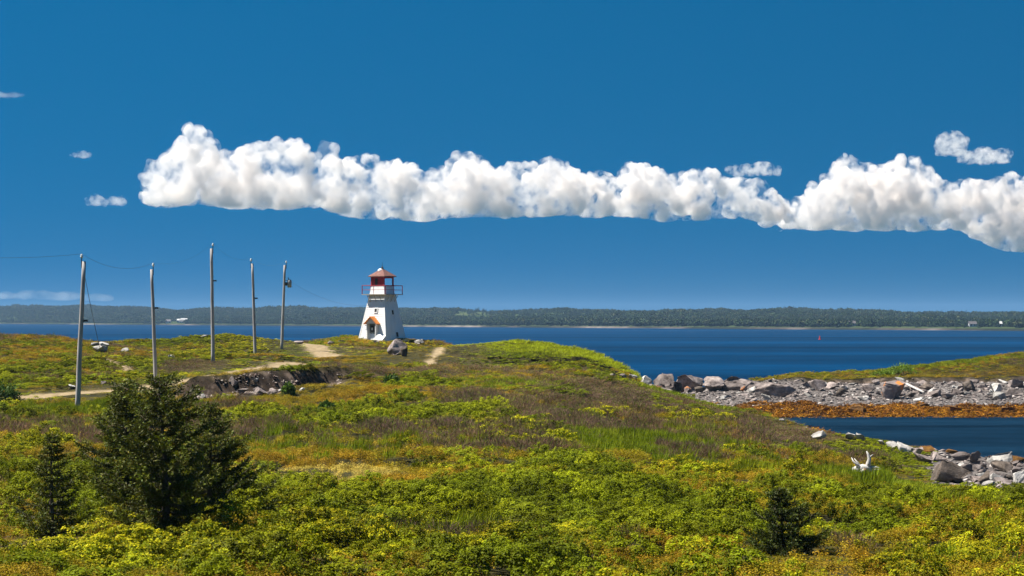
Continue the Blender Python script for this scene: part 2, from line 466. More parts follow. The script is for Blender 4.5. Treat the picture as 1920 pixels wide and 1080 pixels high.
# the terrain sheet, fine where the photograph looks and coarse around it
def axis(lo, hi, a, b, fine, coarse):
    out = [lo]
    while out[-1] < hi:
        v = out[-1]
        out.append(v + (fine if a <= v < b else coarse))
    return np.array(out)
ax_x = axis(-104, 104, -64, 64, 0.42, 2.0)
ax_y = axis(-20, 258, 28, 226, 0.42, 1.6)
TX, TY = np.meshgrid(ax_x, ax_y)
TZ = land(TX, TY)
mp, mb, mbe, mw = masks(TX, TY, TZ)
TZ = TZ - mp * 0.06
nx, ny = len(ax_x), len(ax_y)
idx = np.arange(nx * ny).reshape(ny, nx)
quads = np.stack([idx[:-1, :-1].ravel(), idx[:-1, 1:].ravel(), idx[1:, 1:].ravel(), idx[1:, :-1].ravel()], 1)

m_land, nt, out = new_mat('heath_soil')
bs = N(nt, 'ShaderNodeBsdfPrincipled', Roughness=0.95)
bs.inputs['Specular IOR Level'].default_value = 0.15
geo = N(nt, 'ShaderNodeNewGeometry')
def attr(nt, name, typ='GEOMETRY'):
    n = N(nt, 'ShaderNodeAttribute'); n.attribute_name = name; n.attribute_type = typ; return n
def noise(nt, vec, scale, detail=4.0, rough=0.6):
    n = N(nt, 'ShaderNodeTexNoise', Scale=scale, Detail=detail, Roughness=rough)
    nt.links.new(vec, n.inputs['Vector']); return n
def ramp(nt, fac, stops):
    r = N(nt, 'ShaderNodeValToRGB'); el = r.color_ramp.elements
    while len(el) < len(stops): el.new(0.5)
    for e, (p, c) in zip(el, stops): e.position = p; e.color = (*c, 1)
    nt.links.new(fac, r.inputs['Fac']); return r
def mixc(nt, fac, a, b, mode='MIX'):
    m = N(nt, 'ShaderNodeMix'); m.data_type = 'RGBA'; m.blend_type = mode
    if hasattr(fac, 'links'): nt.links.new(fac, m.inputs[0])
    else: m.inputs[0].default_value = fac
    for s, i in ((a, 6), (b, 7)):
        if hasattr(s, 'links'): nt.links.new(s, m.inputs[i])
        else: m.inputs[i].default_value = (*s, 1)
    return m.outputs[2]
P = geo.outputs['Position']
soil = ramp(nt, noise(nt, P, 1.3, 6).outputs[0], [(0.3, (0.014, 0.013, 0.004)), (0.5, (0.034, 0.030, 0.007)), (0.72, (0.075, 0.056, 0.012))]).outputs[0]
pathc = ramp(nt, noise(nt, P, 2.2, 7).outputs[0], [(0.3, (0.15, 0.11, 0.055)), (0.5, (0.26, 0.195, 0.11)), (0.7, (0.34, 0.26, 0.16))]).outputs[0]
bankc = ramp(nt, noise(nt, P, 1.1, 7).outputs[0], [(0.34, (0.014, 0.009, 0.006)), (0.5, (0.05, 0.034, 0.023)), (0.64, (0.17, 0.125, 0.095))]).outputs[0]
beachc = ramp(nt, noise(nt, P, 3.5, 8, 0.7).outputs[0], [(0.3, (0.03, 0.026, 0.024)), (0.5, (0.10, 0.088, 0.082)), (0.7, (0.20, 0.175, 0.165))]).outputs[0]
weedc = ramp(nt, noise(nt, P, 1.6, 7, 0.7).outputs[0], [(0.3, (0.03, 0.012, 0.004)), (0.48, (0.13, 0.055, 0.007)), (0.7, (0.25, 0.115, 0.012))]).outputs[0]
c = mixc(nt, attr(nt, 'beach').outputs['Fac'], soil, beachc)
c = mixc(nt, attr(nt, 'weed').outputs['Fac'], c, weedc)
c = mixc(nt, attr(nt, 'bank').outputs['Fac'], c, bankc)
c = mixc(nt, attr(nt, 'path').outputs['Fac'], c, pathc)
nt.links.new(c, bs.inputs['Base Color'])
bp = N(nt, 'ShaderNodeBump', Strength=0.7, Distance=0.06)
nt.links.new(noise(nt, P, 6.0, 6, 0.7).outputs[0], bp.inputs['Height'])
nt.links.new(bp.outputs['Normal'], bs.inputs['Normal'])
nt.links.new(bs.outputs[0], out.inputs['Surface'])

me = np_mesh('terrain', np.stack([TX.ravel(), TY.ravel(), TZ.ravel()], 1), quads, m_land, smooth=True)
for nm, a in (('path', mp), ('bank', mb), ('beach', mbe), ('weed', mw)):
    at = me.attributes.new(nm, 'FLOAT', 'POINT'); at.data.foreach_set('value', a.ravel().astype(np.float32))
tag(link(bpy.data.objects.new('terrain', me)), kind='structure', label='heath covered headland with paths and a shingle shore')

# ------------------------------------------------------------------ water
def water(name, deep, rough, sx, sy, bump, dist, streak):
    m, nt, out = new_mat(name)
    b = N(nt, 'ShaderNodeBsdfDiffuse')                      # the body of the water
    gl = N(nt, 'ShaderNodeBsdfGlossy', Roughness=rough)       # its surface, seen through a polariser: the mirrored sky is mostly gone
    gl.inputs['Color'].default_value = (0.15, 0.55, 1.0, 1)
    ms = N(nt, 'ShaderNodeMixShader'); ms.inputs[0].default_value = 0.035
    g = N(nt, 'ShaderNodeNewGeometry')
    mp_ = N(nt, 'ShaderNodeMapping'); mp_.inputs['Scale'].default_value = (sx, sy, 1)
    nt.links.new(g.outputs['Position'], mp_.inputs['Vector'])
    n1 = noise(nt, mp_.outputs[0], 1.0, 5, 0.65)
    mp2 = N(nt, 'ShaderNodeMapping'); mp2.inputs['Scale'].default_value = streak; mp2.inputs['Rotation'].default_value = (0, 0, 0.25)
    nt.links.new(g.outputs['Position'], mp2.inputs['Vector'])
    n2 = noise(nt, mp2.outputs[0], 1.0, 4, 0.6)
    r = ramp(nt, n2.outputs[0], [(0.34, tuple(v * 0.5 for v in deep)), (0.5, deep), (0.68, tuple(min(1, v * 1.6) for v in deep))])
    r1 = ramp(nt, n1.outputs[0], [(0.3, (0.7, 0.7, 0.7)), (0.7, (1.25, 1.25, 1.25))])
    nt.links.new(mixc(nt, 1.0, r.outputs[0], r1.outputs[0], 'MULTIPLY'), b.inputs['Color'])
    bm_ = N(nt, 'ShaderNodeBump', Strength=bump, Distance=dist)
    nt.links.new(n1.outputs[0], bm_.inputs['Height']); nt.links.new(bm_.outputs[0], b.inputs['Normal']); nt.links.new(bm_.outputs[0], gl.inputs['Normal'])
    nt.links.new(b.outputs[0], ms.inputs[1]); nt.links.new(gl.outputs[0], ms.inputs[2]); nt.links.new(ms.outputs[0], out.inputs['Surface'])
    return m
m_sea = water('sea_water', (0.0003, 0.022, 0.064), 0.4, 0.10, 0.22, 0.35, 0.5, (0.0016, 0.0085, 1))
m_lagoon = water('lagoon_water', (0.004, 0.017, 0.034), 0.3, 0.5, 1.6, 0.35, 0.12, (0.03, 0.10, 1))
def sheet(name, pts, mat, label):
    o = mesh_obj(name, [(x, y, 0.0) for x, y in pts], [tuple(range(len(pts)))], mat)
    return tag(o, label, kind='structure')
# the lagoon is cut off from the sea by the spit; the sheets meet under the land
sheet('lagoon', [(8, 60), (104, 60), (104, 205), (8, 205)], m_lagoon, 'calm dark blue lagoon behind the shingle spit')
SEA_FAR = 7000.0
sheet('sea', [(-5200, -3000), (-5200, SEA_FAR), (5200, SEA_FAR), (5200, -3000), (104, -3000), (104, 60), (104, 205), (8, 205), (8, 60), (8, -3000)], m_sea, 'deep blue sea reaching to the far shore')
# ------------------------------------------------------------------ the far shore
def shore_pt(px, back=0.0):
    """a point on the far waterline (seen at this column), then `back` metres inland"""
    d = HC * FPX / ((607.5 + 13.0 * px / 1920.0) - HZ)
    v = Vector(((px - 960.0) / FPX * d, d, 0.0))
    k = (v.y + back) / v.y
    return Vector((v.x * k, v.y + back, 0.0))
hill_px = np.linspace(-420, 2340, 240)
ridge = np.interp(hill_px, [-420,0,60,130,260,330,420,480,560,700,800,1000,1160,1300,1500,1640,1760,1830,1920,2340],
                           [574,571,571.5,572,576,577.5,576,578,576,576,578,579,579,579.5,580,580,583,586,586,588])
# rows inland: distance behind the shore and share of the ridge's angle
rows = [(-40, None), (0, 0.0), (8, None), (60, 0.16), (160, 0.38), (320, 0.62), (520, 0.80), (800, 0.95), (1100, 1.0), (1500, 0.9)]
HV = []; 
for bk, share in rows:
    for k, px in enumerate(hill_px):
        s = shore_pt(px); p = shore_pt(px, bk)
        d0 = s.y; d = p.y
        dn = fbm(np.array([px * 0.018]), np.array([bk * 0.006]), seed=91, oct=4)[0] - 0.5
        if share is None: z = -3.0 if bk < 0 else 2.5
        elif share == 0.0: z = 0.15 + 0.5 * max(0.0, dn + 0.2)
        else:
            waterline = 607.5 + 13.0 * px / 1920.0
            row_y = waterline + (ridge[k] - waterline) * share
            z = HC - (row_y - HZ) / FPX * d - 5.0 + dn * 15.0 * share
            z = max(z, 2.5)
        HV.append((p.x, p.y, z))
nc = len(hill_px)
HF = [(r * nc + k, r * nc + k + 1, (r + 1) * nc + k + 1, (r + 1) * nc + k) for r in range(len(rows) - 1) for k in range(nc - 1)]
m_hill, nt, out = new_mat('far_slopes')
b = N(nt, 'ShaderNodeBsdfDiffuse')
g = N(nt, 'ShaderNodeNewGeometry')
sep = N(nt, 'ShaderNodeSeparateXYZ'); nt.links.new(g.outputs['Position'], sep.inputs[0])
mrs = N(nt, 'ShaderNodeMapRange'); mrs.inputs[1].default_value = 1.0; mrs.inputs[2].default_value = 2.0
nt.links.new(sep.outputs[2], mrs.inputs[0])
woods = ramp(nt, noise(nt, g.outputs['Position'], 0.012, 5).outputs[0], [(0.35, (0.035, 0.05, 0.018)), (0.6, (0.045, 0.065, 0.025)), (0.75, (0.08, 0.09, 0.035))]).outputs[0]
strand = ramp(nt, noise(nt, g.outputs['Position'], 0.008, 6).outputs[0], [(0.47, (0.018, 0.022, 0.018)), (0.56, (0.06, 0.052, 0.047)), (0.68, (0.20, 0.175, 0.16))]).outputs[0]
nt.links.new(mixc(nt, mrs.outputs[0], strand, woods), b.inputs['Color'])
nt.links.new(b.outputs[0], out.inputs['Surface'])
o = mesh_obj('hills', HV, HF, m_hill, smooth=True)
tag(o, 'low wooded hills along the far shore', kind='structure')
HVn = np.array(HV).reshape(len(rows), nc, 3)
def hill_z(u, v):
    """surface point at fractional column u, row v"""
    i = min(int(u), nc - 2); j = min(int(v), len(rows) - 2); a = u - i; c = v - j
    return (HVn[j, i] * (1-a) + HVn[j, i+1] * a) * (1-c) + (HVn[j+1, i] * (1-a) + HVn[j+1, i+1] * a) * c

# instancing: a cloud of points with turn, size and tint, each carrying one small mesh
def scatter(name, pts, rot, scl, tint, which, protos, label, cat=None, kind='stuff'):
    pts = np.asarray(pts, np.float32); n = len(pts)
    me = bpy.data.meshes.new(name); me.vertices.add(n); me.vertices.foreach_set('co', pts.ravel())
    for nm, typ, arr, key in (('turn', 'FLOAT_VECTOR', rot, 'vector'), ('size', 'FLOAT_VECTOR', scl, 'vector'), ('tint', 'FLOAT_COLOR', tint, 'color'), ('which', 'INT', which, 'value')):
        a = me.attributes.new(nm, typ, 'POINT')
        a.data.foreach_set(key, np.ascontiguousarray(arr, dtype=np.int32 if typ == 'INT' else np.float32).ravel())
    o = link(bpy.data.objects.new(name, me))
    ng = bpy.data.node_groups.new(name + '_scatter', 'GeometryNodeTree')
    ng.interface.new_socket('Geometry', in_out='INPUT', socket_type='NodeSocketGeometry')
    ng.interface.new_socket('Geometry', in_out='OUTPUT', socket_type='NodeSocketGeometry')
    gi = ng.nodes.new('NodeGroupInput'); go = ng.nodes.new('NodeGroupOutput')
    m2p = ng.nodes.new('GeometryNodeMeshToPoints')
    iop = ng.nodes.new('GeometryNodeInstanceOnPoints')
    ci = ng.nodes.new('GeometryNodeCollectionInfo')
    ci.inputs['Separate Children'].default_value = True; ci.inputs['Reset Children'].default_value = True
    coll = bpy.data.collections.new(name + '_kinds')
    for k, pm in enumerate(protos):
        coll.objects.link(bpy.data.objects.new('%s_piece_%02d' % (name, k), pm))
    ci.inputs['Collection'].default_value = coll
    def na(nm, dt):
        a = ng.nodes.new('GeometryNodeInputNamedAttribute'); a.data_type = dt; a.inputs['Name'].default_value = nm
        return a.outputs['Attribute']
    L = ng.links.new
    L(gi.outputs[0], m2p.inputs['Mesh']); L(m2p.outputs[0], iop.inputs['Points'])
    L(ci.outputs[0], iop.inputs['Instance']); iop.inputs['Pick Instance'].default_value = True
    L(na('which', 'INT'), iop.inputs['Instance Index'])
    e2r = ng.nodes.new('FunctionNodeEulerToRotation'); L(na('turn', 'FLOAT_VECTOR'), e2r.inputs[0]); L(e2r.outputs[0], iop.inputs['Rotation'])
    L(na('size', 'FLOAT_VECTOR'), iop.inputs['Scale'])
    L(iop.outputs[0], go.inputs[0])
    o.modifiers.new('scatter', 'NODES').node_group = ng
    return tag(o, label, cat, kind=kind)

def leaf_mat(name, trans=0.3, var=0.35, rough=0.6):
    m, nt, out = new_mat(name)
    t = attr(nt, 'tint', 'INSTANCER')
    la = attr(nt, 'shade')
    col = mixc(nt, 1.0, t.outputs['Color'], la.outputs['Color'], 'MULTIPLY')
    p = N(nt, 'ShaderNodeBsdfPrincipled', Roughness=rough); p.inputs['Specular IOR Level'].default_value = 0.06
    tr = N(nt, 'ShaderNodeBsdfTranslucent')
    mx = N(nt, 'ShaderNodeMixShader'); mx.inputs[0].default_value = trans
    nt.links.new(col, p.inputs['Base Color']); nt.links.new(col, tr.inputs['Color'])
    nt.links.new(p.outputs[0], mx.inputs[1]); nt.links.new(tr.outputs[0], mx.inputs[2])
    nt.links.new(mx.outputs[0], out.inputs['Surface'])
    return m
m_leaf = leaf_mat('leaves', 0.24)
m_tree = leaf_mat('far_foliage', 0.1)

def shaded(me, cols):
    """per-face leaf colour variation stored on the corners' points"""
    a = me.attributes.new('shade', 'FLOAT_COLOR', 'POINT')
    a.data.foreach_set('color', np.ascontiguousarray(cols, dtype=np.float32).ravel())
    return me

def far_tree(seed, conifer):
    rnd = np.random.default_rng(seed); V = []; F = []
    n = 16 if conifer else 14
    for k in range(n):
        t = k / n
        if conifer:
            h = 0.12 + 0.86 * t; r = 0.26 * (1 - t) + 0.03; a = rnd.uniform(0, 6.28)
            c = np.array([math.cos(a) * r * 0.7, math.sin(a) * r * 0.7, h])
            s = 0.11 * (1.25 - t)
        else:
            a = rnd.uniform(0, 6.28); u = rnd.uniform(-1, 1)
            c = np.array([math.cos(a) * 0.32 * math.sqrt(1-u*u), math.sin(a) * 0.32 * math.sqrt(1-u*u), 0.62 + u * 0.3]); s = 0.2
        i = len(V)
        for ax in np.eye(3):
            for sg in (1, -1): V.append(c + ax * sg * s * rnd.uniform(0.7, 1.3))
        for a_ in (0, 1):
            for b_ in (2, 3):
                for c_ in (4, 5): F.append((i + a_, i + b_, i + c_))
    me = np_mesh('far_tree', V, F, m_tree)
    return shaded(me, np.tile([1, 1, 1, 1], (len(V), 1)) * np.repeat(rnd.uniform(0.9, 1.1, n), 6)[:, None])
protos = [far_tree(k, k < 3) for k in range(5)]
rng = np.random.default_rng(4)
# clearings where houses and fields lie: (px, width px, back metres from, to)
CLEAR = [(330, 34, 0, 150), (404, 10, 0, 60), (1372, 14, 0, 90), (1818, 22, 40, 110), (1830, 12, 0, 60), (1880, 16, 0, 70), (1605, 14, 0, 60)]
N_T = 62000
u = rng.uniform(0, nc - 1.01, N_T); v = 1.95 + (len(rows) - 3.3) * rng.uniform(0, 1, N_T) ** 1.15
i = u.astype(int); j = v.astype(int); a = (u - i)[:, None]; c = (v - j)[:, None]
p = (HVn[j, i] * (1-a) + HVn[j, i+1] * a) * (1-c) + (HVn[j+1, i] * (1-a) + HVn[j+1, i+1] * a) * c
px = 960 + p[:, 0] / p[:, 1] * FPX
bk = np.interp(v, range(len(rows)), [r[0] for r in rows])
q = fbm(p[:, 0] * 0.0035, p[:, 1] * 0.0016, seed=71, oct=4)
keep = ~((q > 0.62) & (rng.uniform(0, 1, N_T) < 0.8))
for c in CLEAR: keep &= ~((np.abs(px - c[0]) < c[1] / 2) & (bk >= c[2]) & (bk <= c[3]))
p, q = p[keep], q[keep]; n = len(p)
con = rng.uniform(0, 1, n) < 0.5 + (q - 0.5) * 1.8
which = np.where(con, rng.integers(0, 3, n), rng.integers(3, 5, n))
h = rng.uniform(3.2, 6.8, n) * np.where(con, 1.0, 0.85) * (0.55 + 0.9 * fbm(p[:, 0] * 0.012, p[:, 1] * 0.006, seed=72, oct=3))
scl = np.stack([h * 1.3, h * 1.3, h], 1)
base = np.where(con[:, None], np.array([[0.022, 0.042, 0.022]]), np.where((rng.uniform(0, 1, n) < 0.75)[:, None], np.array([[0.038, 0.064, 0.022]]), np.array([[0.060, 0.072, 0.026]])))
tint = np.concatenate([base * (rng.uniform(0.88, 1.12, n) * (0.6 + 0.8 * q))[:, None], np.ones((n, 1))], 1)
pts = p - np.array([0, 0, 0.6])
rot = np.zeros((len(pts), 3)); rot[:, 2] = rng.uniform(0, 6.28, len(pts))
scatter('forest', pts, rot, scl, tint, which, protos, 'unbroken woods covering the far hills')

# pale houses at the water's edge over there
def simple(name, col, rough=0.6, spec=0.3):
    m, nt, out = new_mat(name)
    b = N(nt, 'ShaderNodeBsdfPrincipled', Roughness=rough); b.inputs['Specular IOR Level'].default_value = spec
    g = N(nt, 'ShaderNodeNewGeometry')
    n = noise(nt, g.outputs['Position'], 3.0, 5)
    r = ramp(nt, n.outputs[0], [(0.3, tuple(c * 0.82 for c in col)), (0.7, tuple(min(1, c * 1.1) for c in col))])
    nt.links.new(r.outputs[0], b.inputs['Base Color']); nt.links.new(b.outputs[0], out.inputs['Surface'])
    return m
m_hwhite = simple('far_house_paint', (0.50, 0.50, 0.49)); m_hroof = simple('far_house_roof', (0.10, 0.09, 0.09)); m_hred = simple('far_house_red_roof', (0.28, 0.05, 0.03)); m_pane = simple('dark_pane', (0.03, 0.035, 0.04), 0.2)
def far_house(px, back, w, dp, h, roofm, label, rz=0.0):
    s = shore_pt(px, back)
    u = np.interp(px, hill_px, np.arange(nc)); v = np.interp(back, [r[0] for r in rows], np.arange(len(rows)))
    z = hill_z(u, v)[2]
    e = empty('shore_house', (s.x, s.y, z - 0.3), rz)
    tag(e, label, 'house', 'houses on the far shore')
    a, b_ = w / 2, dp / 2
    mesh_obj('wall', [(-a,-b_,0),(a,-b_,0),(a,b_,0),(-a,b_,0),(-a,-b_,h),(a,-b_,h),(a,b_,h),(-a,b_,h),(-a,0,h+dp*0.4),(a,0,h+dp*0.4)],
             [(0,1,5,4),(2,3,7,6),(1,2,6,9,5),(3,0,4,8,7),(0,3,2,1)], m_hwhite, e)
    k = 0.35; t = 0.18
    rr = [(-a-k,-b_-k,h-k*0.8),(a+k,-b_-k,h-k*0.8),(a+k,0,h+dp*0.4+0.05),(-a-k,0,h+dp*0.4+0.05),(a+k,b_+k,h-k*0.8),(-a-k,b_+k,h-k*0.8)]
    rr += [(x, y, z_ + t) for x, y, z_ in rr]
    mesh_obj('roof', rr, [(6,7,8,9),(9,8,10,11),(0,1,7,6),(4,5,11,10),(1,2,8,7),(2,4,10,8),(0,6,9,3),(3,9,11,5),(3,2,1,0),(5,4,2,3)], roofm, e)
    nwin = max(2, int(w / 3))
    for q in range(nwin):
        x = -a + w * (q + 0.5) / nwin
        mesh_obj('window', [(x-.5,-b_-.04,1.0),(x+.5,-b_-.04,1.0),(x+.5,-b_-.04,2.2),(x-.5,-b_-.04,2.2),(x-.5,-b_,1.0),(x+.5,-b_,1.0),(x+.5,-b_,2.2),(x-.5,-b_,2.2)],
                 [(0,1,2,3),(0,4,5,1),(1,5,6,2),(2,6,7,3),(3,7,4,0)], m_pane, e)
    return e
far_house(345, 60, 8, 6, 4.2, m_hwhite, 'largest white house in the clearing on the far left shore', 0.2)
far_house(336, 95, 5, 4, 3.4, m_hwhite, 'white house standing highest in the far left clearing', -0.1)
far_house(341, 26, 6, 5, 2.8, m_hroof, 'low white house nearest the water in the far left clearing')
far_house(316, 14, 6, 5, 3.0, m_hroof, 'small pale shed at the left edge of the far clearing')
far_house(1597, 14, 5, 4, 2.6, m_hroof, 'lone pale house at the waterline below the middle hills')
far_house(1823, 12, 5, 4, 2.4, m_hroof, 'low pale house at the waterline on the far right shore')
far_house(1872, 30, 4, 3.5, 2.6, m_hwhite, 'small white house farthest right on the far shore')
# ------------------------------------------------------------------ ground cover
R = np.random.default_rng(21)
def quads_mesh(name, C, U, W, L, B, shade):
    """leaf-like diamonds: C foot, U direction along, W across, L length, B breadth"""
    n = len(C)
    V = np.empty((n, 4, 3))
    V[:, 0] = C; V[:, 1] = C + U * (L * 0.5)[:, None] + W * (B * 0.5)[:, None]
    V[:, 2] = C + U * L[:, None]; V[:, 3] = C + U * (L * 0.5)[:, None] - W * (B * 0.5)[:, None]
    F = np.arange(n * 4).reshape(n, 4)
    me = np_mesh(name, V.reshape(-1, 3), F, m_leaf)
    return shaded(me, np.repeat(shade, 4, axis=0))
def unit(a): return a / np.maximum(1e-9, np.linalg.norm(a, axis=1))[:, None]
def rgba(a): return np.concatenate([a, np.ones((len(a), 1))], 1)
def leafy(n, rad, hgt, ll, bb, up=0.35, spread=0.25):
    d = unit(R.normal(0, 1, (n, 3))); d[:, 2] = np.abs(d[:, 2])
    r = R.uniform(0.45, 1.0, n)[:, None]
    C = d * r * np.array([rad, rad, hgt])
    nrm = unit(d * 0.55 + np.array([-0.1, 0, 0.35 + up]) + R.normal(0, 0.38, (n, 3)))
    U = unit(np.cross(nrm, R.normal(0, 1, (n, 3)))); W = unit(np.cross(nrm, U))
    s = R.uniform(0.7, 1.3, n)
    sh = R.uniform(1 - spread, 1 + spread, (n, 1)) * (1 + R.normal(0, 0.07, (n, 3)))
    return quads_mesh('leaf_clump', C, U, W, ll * s, bb * s, rgba(np.clip(sh, 0.3, 1.8)))
def blades(n, rad, hgt, bb, lean, spread=0.25):
    a = R.uniform(0, 6.28, n); r = np.sqrt(R.uniform(0, 1, n)) * rad
    C = np.stack([np.cos(a) * r, np.sin(a) * r, np.zeros(n)], 1)
    U = unit(np.stack([R.normal(lean, 0.28, n), R.normal(0, 0.28, n), np.ones(n)], 1))
    W = unit(np.stack([R.normal(0, 1, n), R.normal(0, 1, n), np.zeros(n)], 1))
    s = R.uniform(0.55, 1.1, n)
    return quads_mesh('blade_tuft', C, U, W, hgt * s, np.full(n, bb), rgba(R.uniform(1 - spread, 1 + spread, (n, 1)) * np.ones((n, 3))))
def twigs(n, rad, hgt, bb):
    a = R.uniform(0, 6.28, n); r = np.sqrt(R.uniform(0, 1, n)) * rad
    z0 = R.uniform(0, 0.55, n) * hgt
    C = np.stack([np.cos(a) * r, np.sin(a) * r, z0], 1)
    U = unit(np.stack([np.cos(a) * 0.45 + R.normal(0.1, 0.5, n), np.sin(a) * 0.45 + R.normal(0, 0.5, n), np.full(n, 0.9)], 1))
    W = unit(np.cross(U, R.normal(0, 1, (n, 3))))
    s = R.uniform(0.35, 0.7, n)
    sh = R.uniform(0.6, 1.45, (n, 1)) * np.array([[1, 1, 1]])
    gr = R.uniform(0, 1, n) < 0.16
    sh = np.where(gr[:, None], np.array([[0.9, 1.7, 0.35]]) * R.uniform(0.7, 1.2, (n, 1)), sh)
    return quads_mesh('twig_clump', C, U, W, hgt * s, np.where(gr, bb * 2.2, bb), rgba(sh))
def tipped(n, rad, hgt, ll, bb):
    d = unit(R.normal(0, 1, (n, 3))); d[:, 2] = np.abs(d[:, 2])
    r = R.uniform(0.5, 1.0, n)
    C = d * r[:, None] * np.array([rad, rad, hgt])
    nrm = unit(d * 0.55 + np.array([-0.1, 0, 0.6]) + R.normal(0, 0.42, (n, 3)))
    U = unit(np.cross(nrm, R.normal(0, 1, (n, 3)))); W = unit(np.cross(nrm, U))
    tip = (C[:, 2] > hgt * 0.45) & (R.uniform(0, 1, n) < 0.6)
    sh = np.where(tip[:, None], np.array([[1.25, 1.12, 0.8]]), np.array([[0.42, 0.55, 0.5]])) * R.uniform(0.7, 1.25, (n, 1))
    s = R.uniform(0.7, 1.25, n)
    return quads_mesh('tipped_clump', C, U, W, ll * s, bb * s, rgba(sh))

def tufty(nt_, rad, hgt, nl, tr, ll, bb, tips=False):
    """a rounded shrub: many little rosettes of leaves over a dome"""
    dc = unit(R.normal(0, 1, (nt_, 3))); dc[:, 2] = np.abs(dc[:, 2])
    cen = dc * R.uniform(0.75, 1.05, (nt_, 1)) * np.array([rad, rad, hgt])
    k = np.repeat(np.arange(nt_), nl); n = len(k)
    d = unit(R.normal(0, 1, (n, 3)) + dc[k] * 0.5 + np.array([0, 0, 0.5]))
    C = cen[k] + d * (R.uniform(0.35, 1.0, n) * tr)[:, None] * np.array([1, 1, 0.75])
    nrm = unit(d * 0.7 + np.array([-0.1, 0, 0.55]) + R.normal(0, 0.32, (n, 3)))
    U = unit(np.cross(nrm, R.normal(0, 1, (n, 3)))); W = unit(np.cross(nrm, U))
    s = R.uniform(0.75, 1.25, n)
    sh = R.uniform(0.72, 1.28, (nt_, 1))[k] * R.uniform(0.8, 1.2, (n, 1)) * np.ones((1, 3))
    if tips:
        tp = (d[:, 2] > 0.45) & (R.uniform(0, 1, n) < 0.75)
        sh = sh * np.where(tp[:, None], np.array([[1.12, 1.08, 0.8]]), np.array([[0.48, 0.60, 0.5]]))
    return quads_mesh('shrub_clump', C, U, W, ll * s, bb * s, rgba(sh))
KINDS = {
    'leafy_shrub_cover': [tufty(5, 0.14, 0.22, 42, 0.105, 0.050, 0.033) for k in range(4)] + [tufty(34, 0.50, 0.46, 40, 0.125, 0.054, 0.035) for k in range(2)],
    'heath_cover': [leafy(170, 0.22, 0.20, 0.044, 0.022, up=0.45, spread=0.45) for k in range(4)],
    'twiggy_heath': [twigs(110, 0.28, 0.36, 0.010) for k in range(4)],
    'grass': [blades(70, 0.24, 0.36, 0.018, 0.22) for k in range(4)],
    'yellow_tipped_shrub_cover': [tufty(5, 0.13, 0.22, 40, 0.10, 0.050, 0.032, True) for k in range(4)] + [tufty(32, 0.46, 0.44, 38, 0.12, 0.054, 0.034, True) for k in range(2)],
}
KN = list(KINDS)
LABEL = {'leafy_shrub_cover': 'bright green leafy low shrubs spreading over the heath', 'heath_cover': 'olive and rusty crowberry heath covering the slopes',
         'twiggy_heath': 'purplish brown bare twiggy shrubs among the green', 'grass': 'long wind-bent green grass in the hollows and on the turf',
         'yellow_tipped_shrub_cover': 'yellow-tipped leafy shrubs across the near slope'}
# patches seen in the photograph: kind, column, row, half width, half height (pixels), weight
PATCH = [('twiggy_heath',920,757,120,28,1.0),('twiggy_heath',1090,745,130,20,0.9),('twiggy_heath',1190,765,80,22,0.6),('twiggy_heath',1110,803,120,16,0.7),('twiggy_heath',1275,852,60,13,1.1),
         ('twiggy_heath',1390,842,90,13,0.6),('twiggy_heath',1450,800,60,25,0.5),('twiggy_heath',1400,770,80,16,0.3),('twiggy_heath',765,985,70,26,0.8),('twiggy_heath',1730,975,60,22,0.7),('twiggy_heath',1590,1045,60,20,0.8),
         ('twiggy_heath',70,800,120,28,0.6),('twiggy_heath',230,815,90,16,0.8),('twiggy_heath',450,820,60,14,0.8),('twiggy_heath',400,686,55,8,0.8),('twiggy_heath',1650,868,70,10,0.7),('twiggy_heath',130,705,120,14,0.35),
         ('twiggy_heath',670,700,60,8,0.5),('twiggy_heath',470,745,60,10,0.0),('twiggy_heath',440,768,50,8,0.7),('twiggy_heath',980,850,90,12,0.4),('twiggy_heath',80,960,60,20,0.3),('twiggy_heath',1090,690,60,6,0.5),
         ('leafy_shrub_cover',1000,935,190,34,0.9),('leafy_shrub_cover',1180,975,180,40,0.8),('leafy_shrub_cover',790,945,110,22,0.6),('leafy_shrub_cover',610,785,120,28,0.45),('leafy_shrub_cover',790,727,60,12,0.7),
         ('leafy_shrub_cover',1070,880,90,14,0.6),('leafy_shrub_cover',1380,1010,150,26,0.4),('leafy_shrub_cover',1650,1000,120,24,0.5),('leafy_shrub_cover',330,642,110,9,0.9),('leafy_shrub_cover',560,720,30,8,0.6),
         ('leafy_shrub_cover',900,775,60,10,0.6),('leafy_shrub_cover',640,800,50,14,0.5),('leafy_shrub_cover',1310,750,60,14,0.5),('leafy_shrub_cover',500,930,120,26,0.4),('leafy_shrub_cover',1640,830,60,14,0.5),('leafy_shrub_cover',1860,920,100,12,0.6),
         ('grass',1200,838,120,10,1.3),('grass',990,660,130,11,1.8),('grass',1120,675,90,12,1.8),('leafy_shrub_cover',1000,684,120,5,0.8),('grass',1165,690,40,8,1.5),('grass',1640,908,110,13,1.1),('grass',1330,880,110,10,0.9),('grass',230,768,200,10,0.8),('grass',555,662,45,12,1.0),('grass',1260,715,70,10,1.5),('grass',890,1010,80,14,0.7),('grass',1750,680,260,16,0.8),('grass',560,660,80,10,0.5),
         ('yellow_tipped_shrub_cover',250,1055,340,30,1.0),('yellow_tipped_shrub_cover',620,1040,110,24,0.8),('yellow_tipped_shrub_cover',900,1050,70,22,0.9),('yellow_tipped_shrub_cover',1090,1032,40,14,0.9),('yellow_tipped_shrub_cover',470,663,150,4,1.2),
         ('yellow_tipped_shrub_cover',1800,1060,110,16,0.5),('yellow_tipped_shrub_cover',640,800,50,8,0.8),('yellow_tipped_shrub_cover',1020,830,70,5,1.0),('yellow_tipped_shrub_cover',40,840,60,14,0.5)]
PW = []
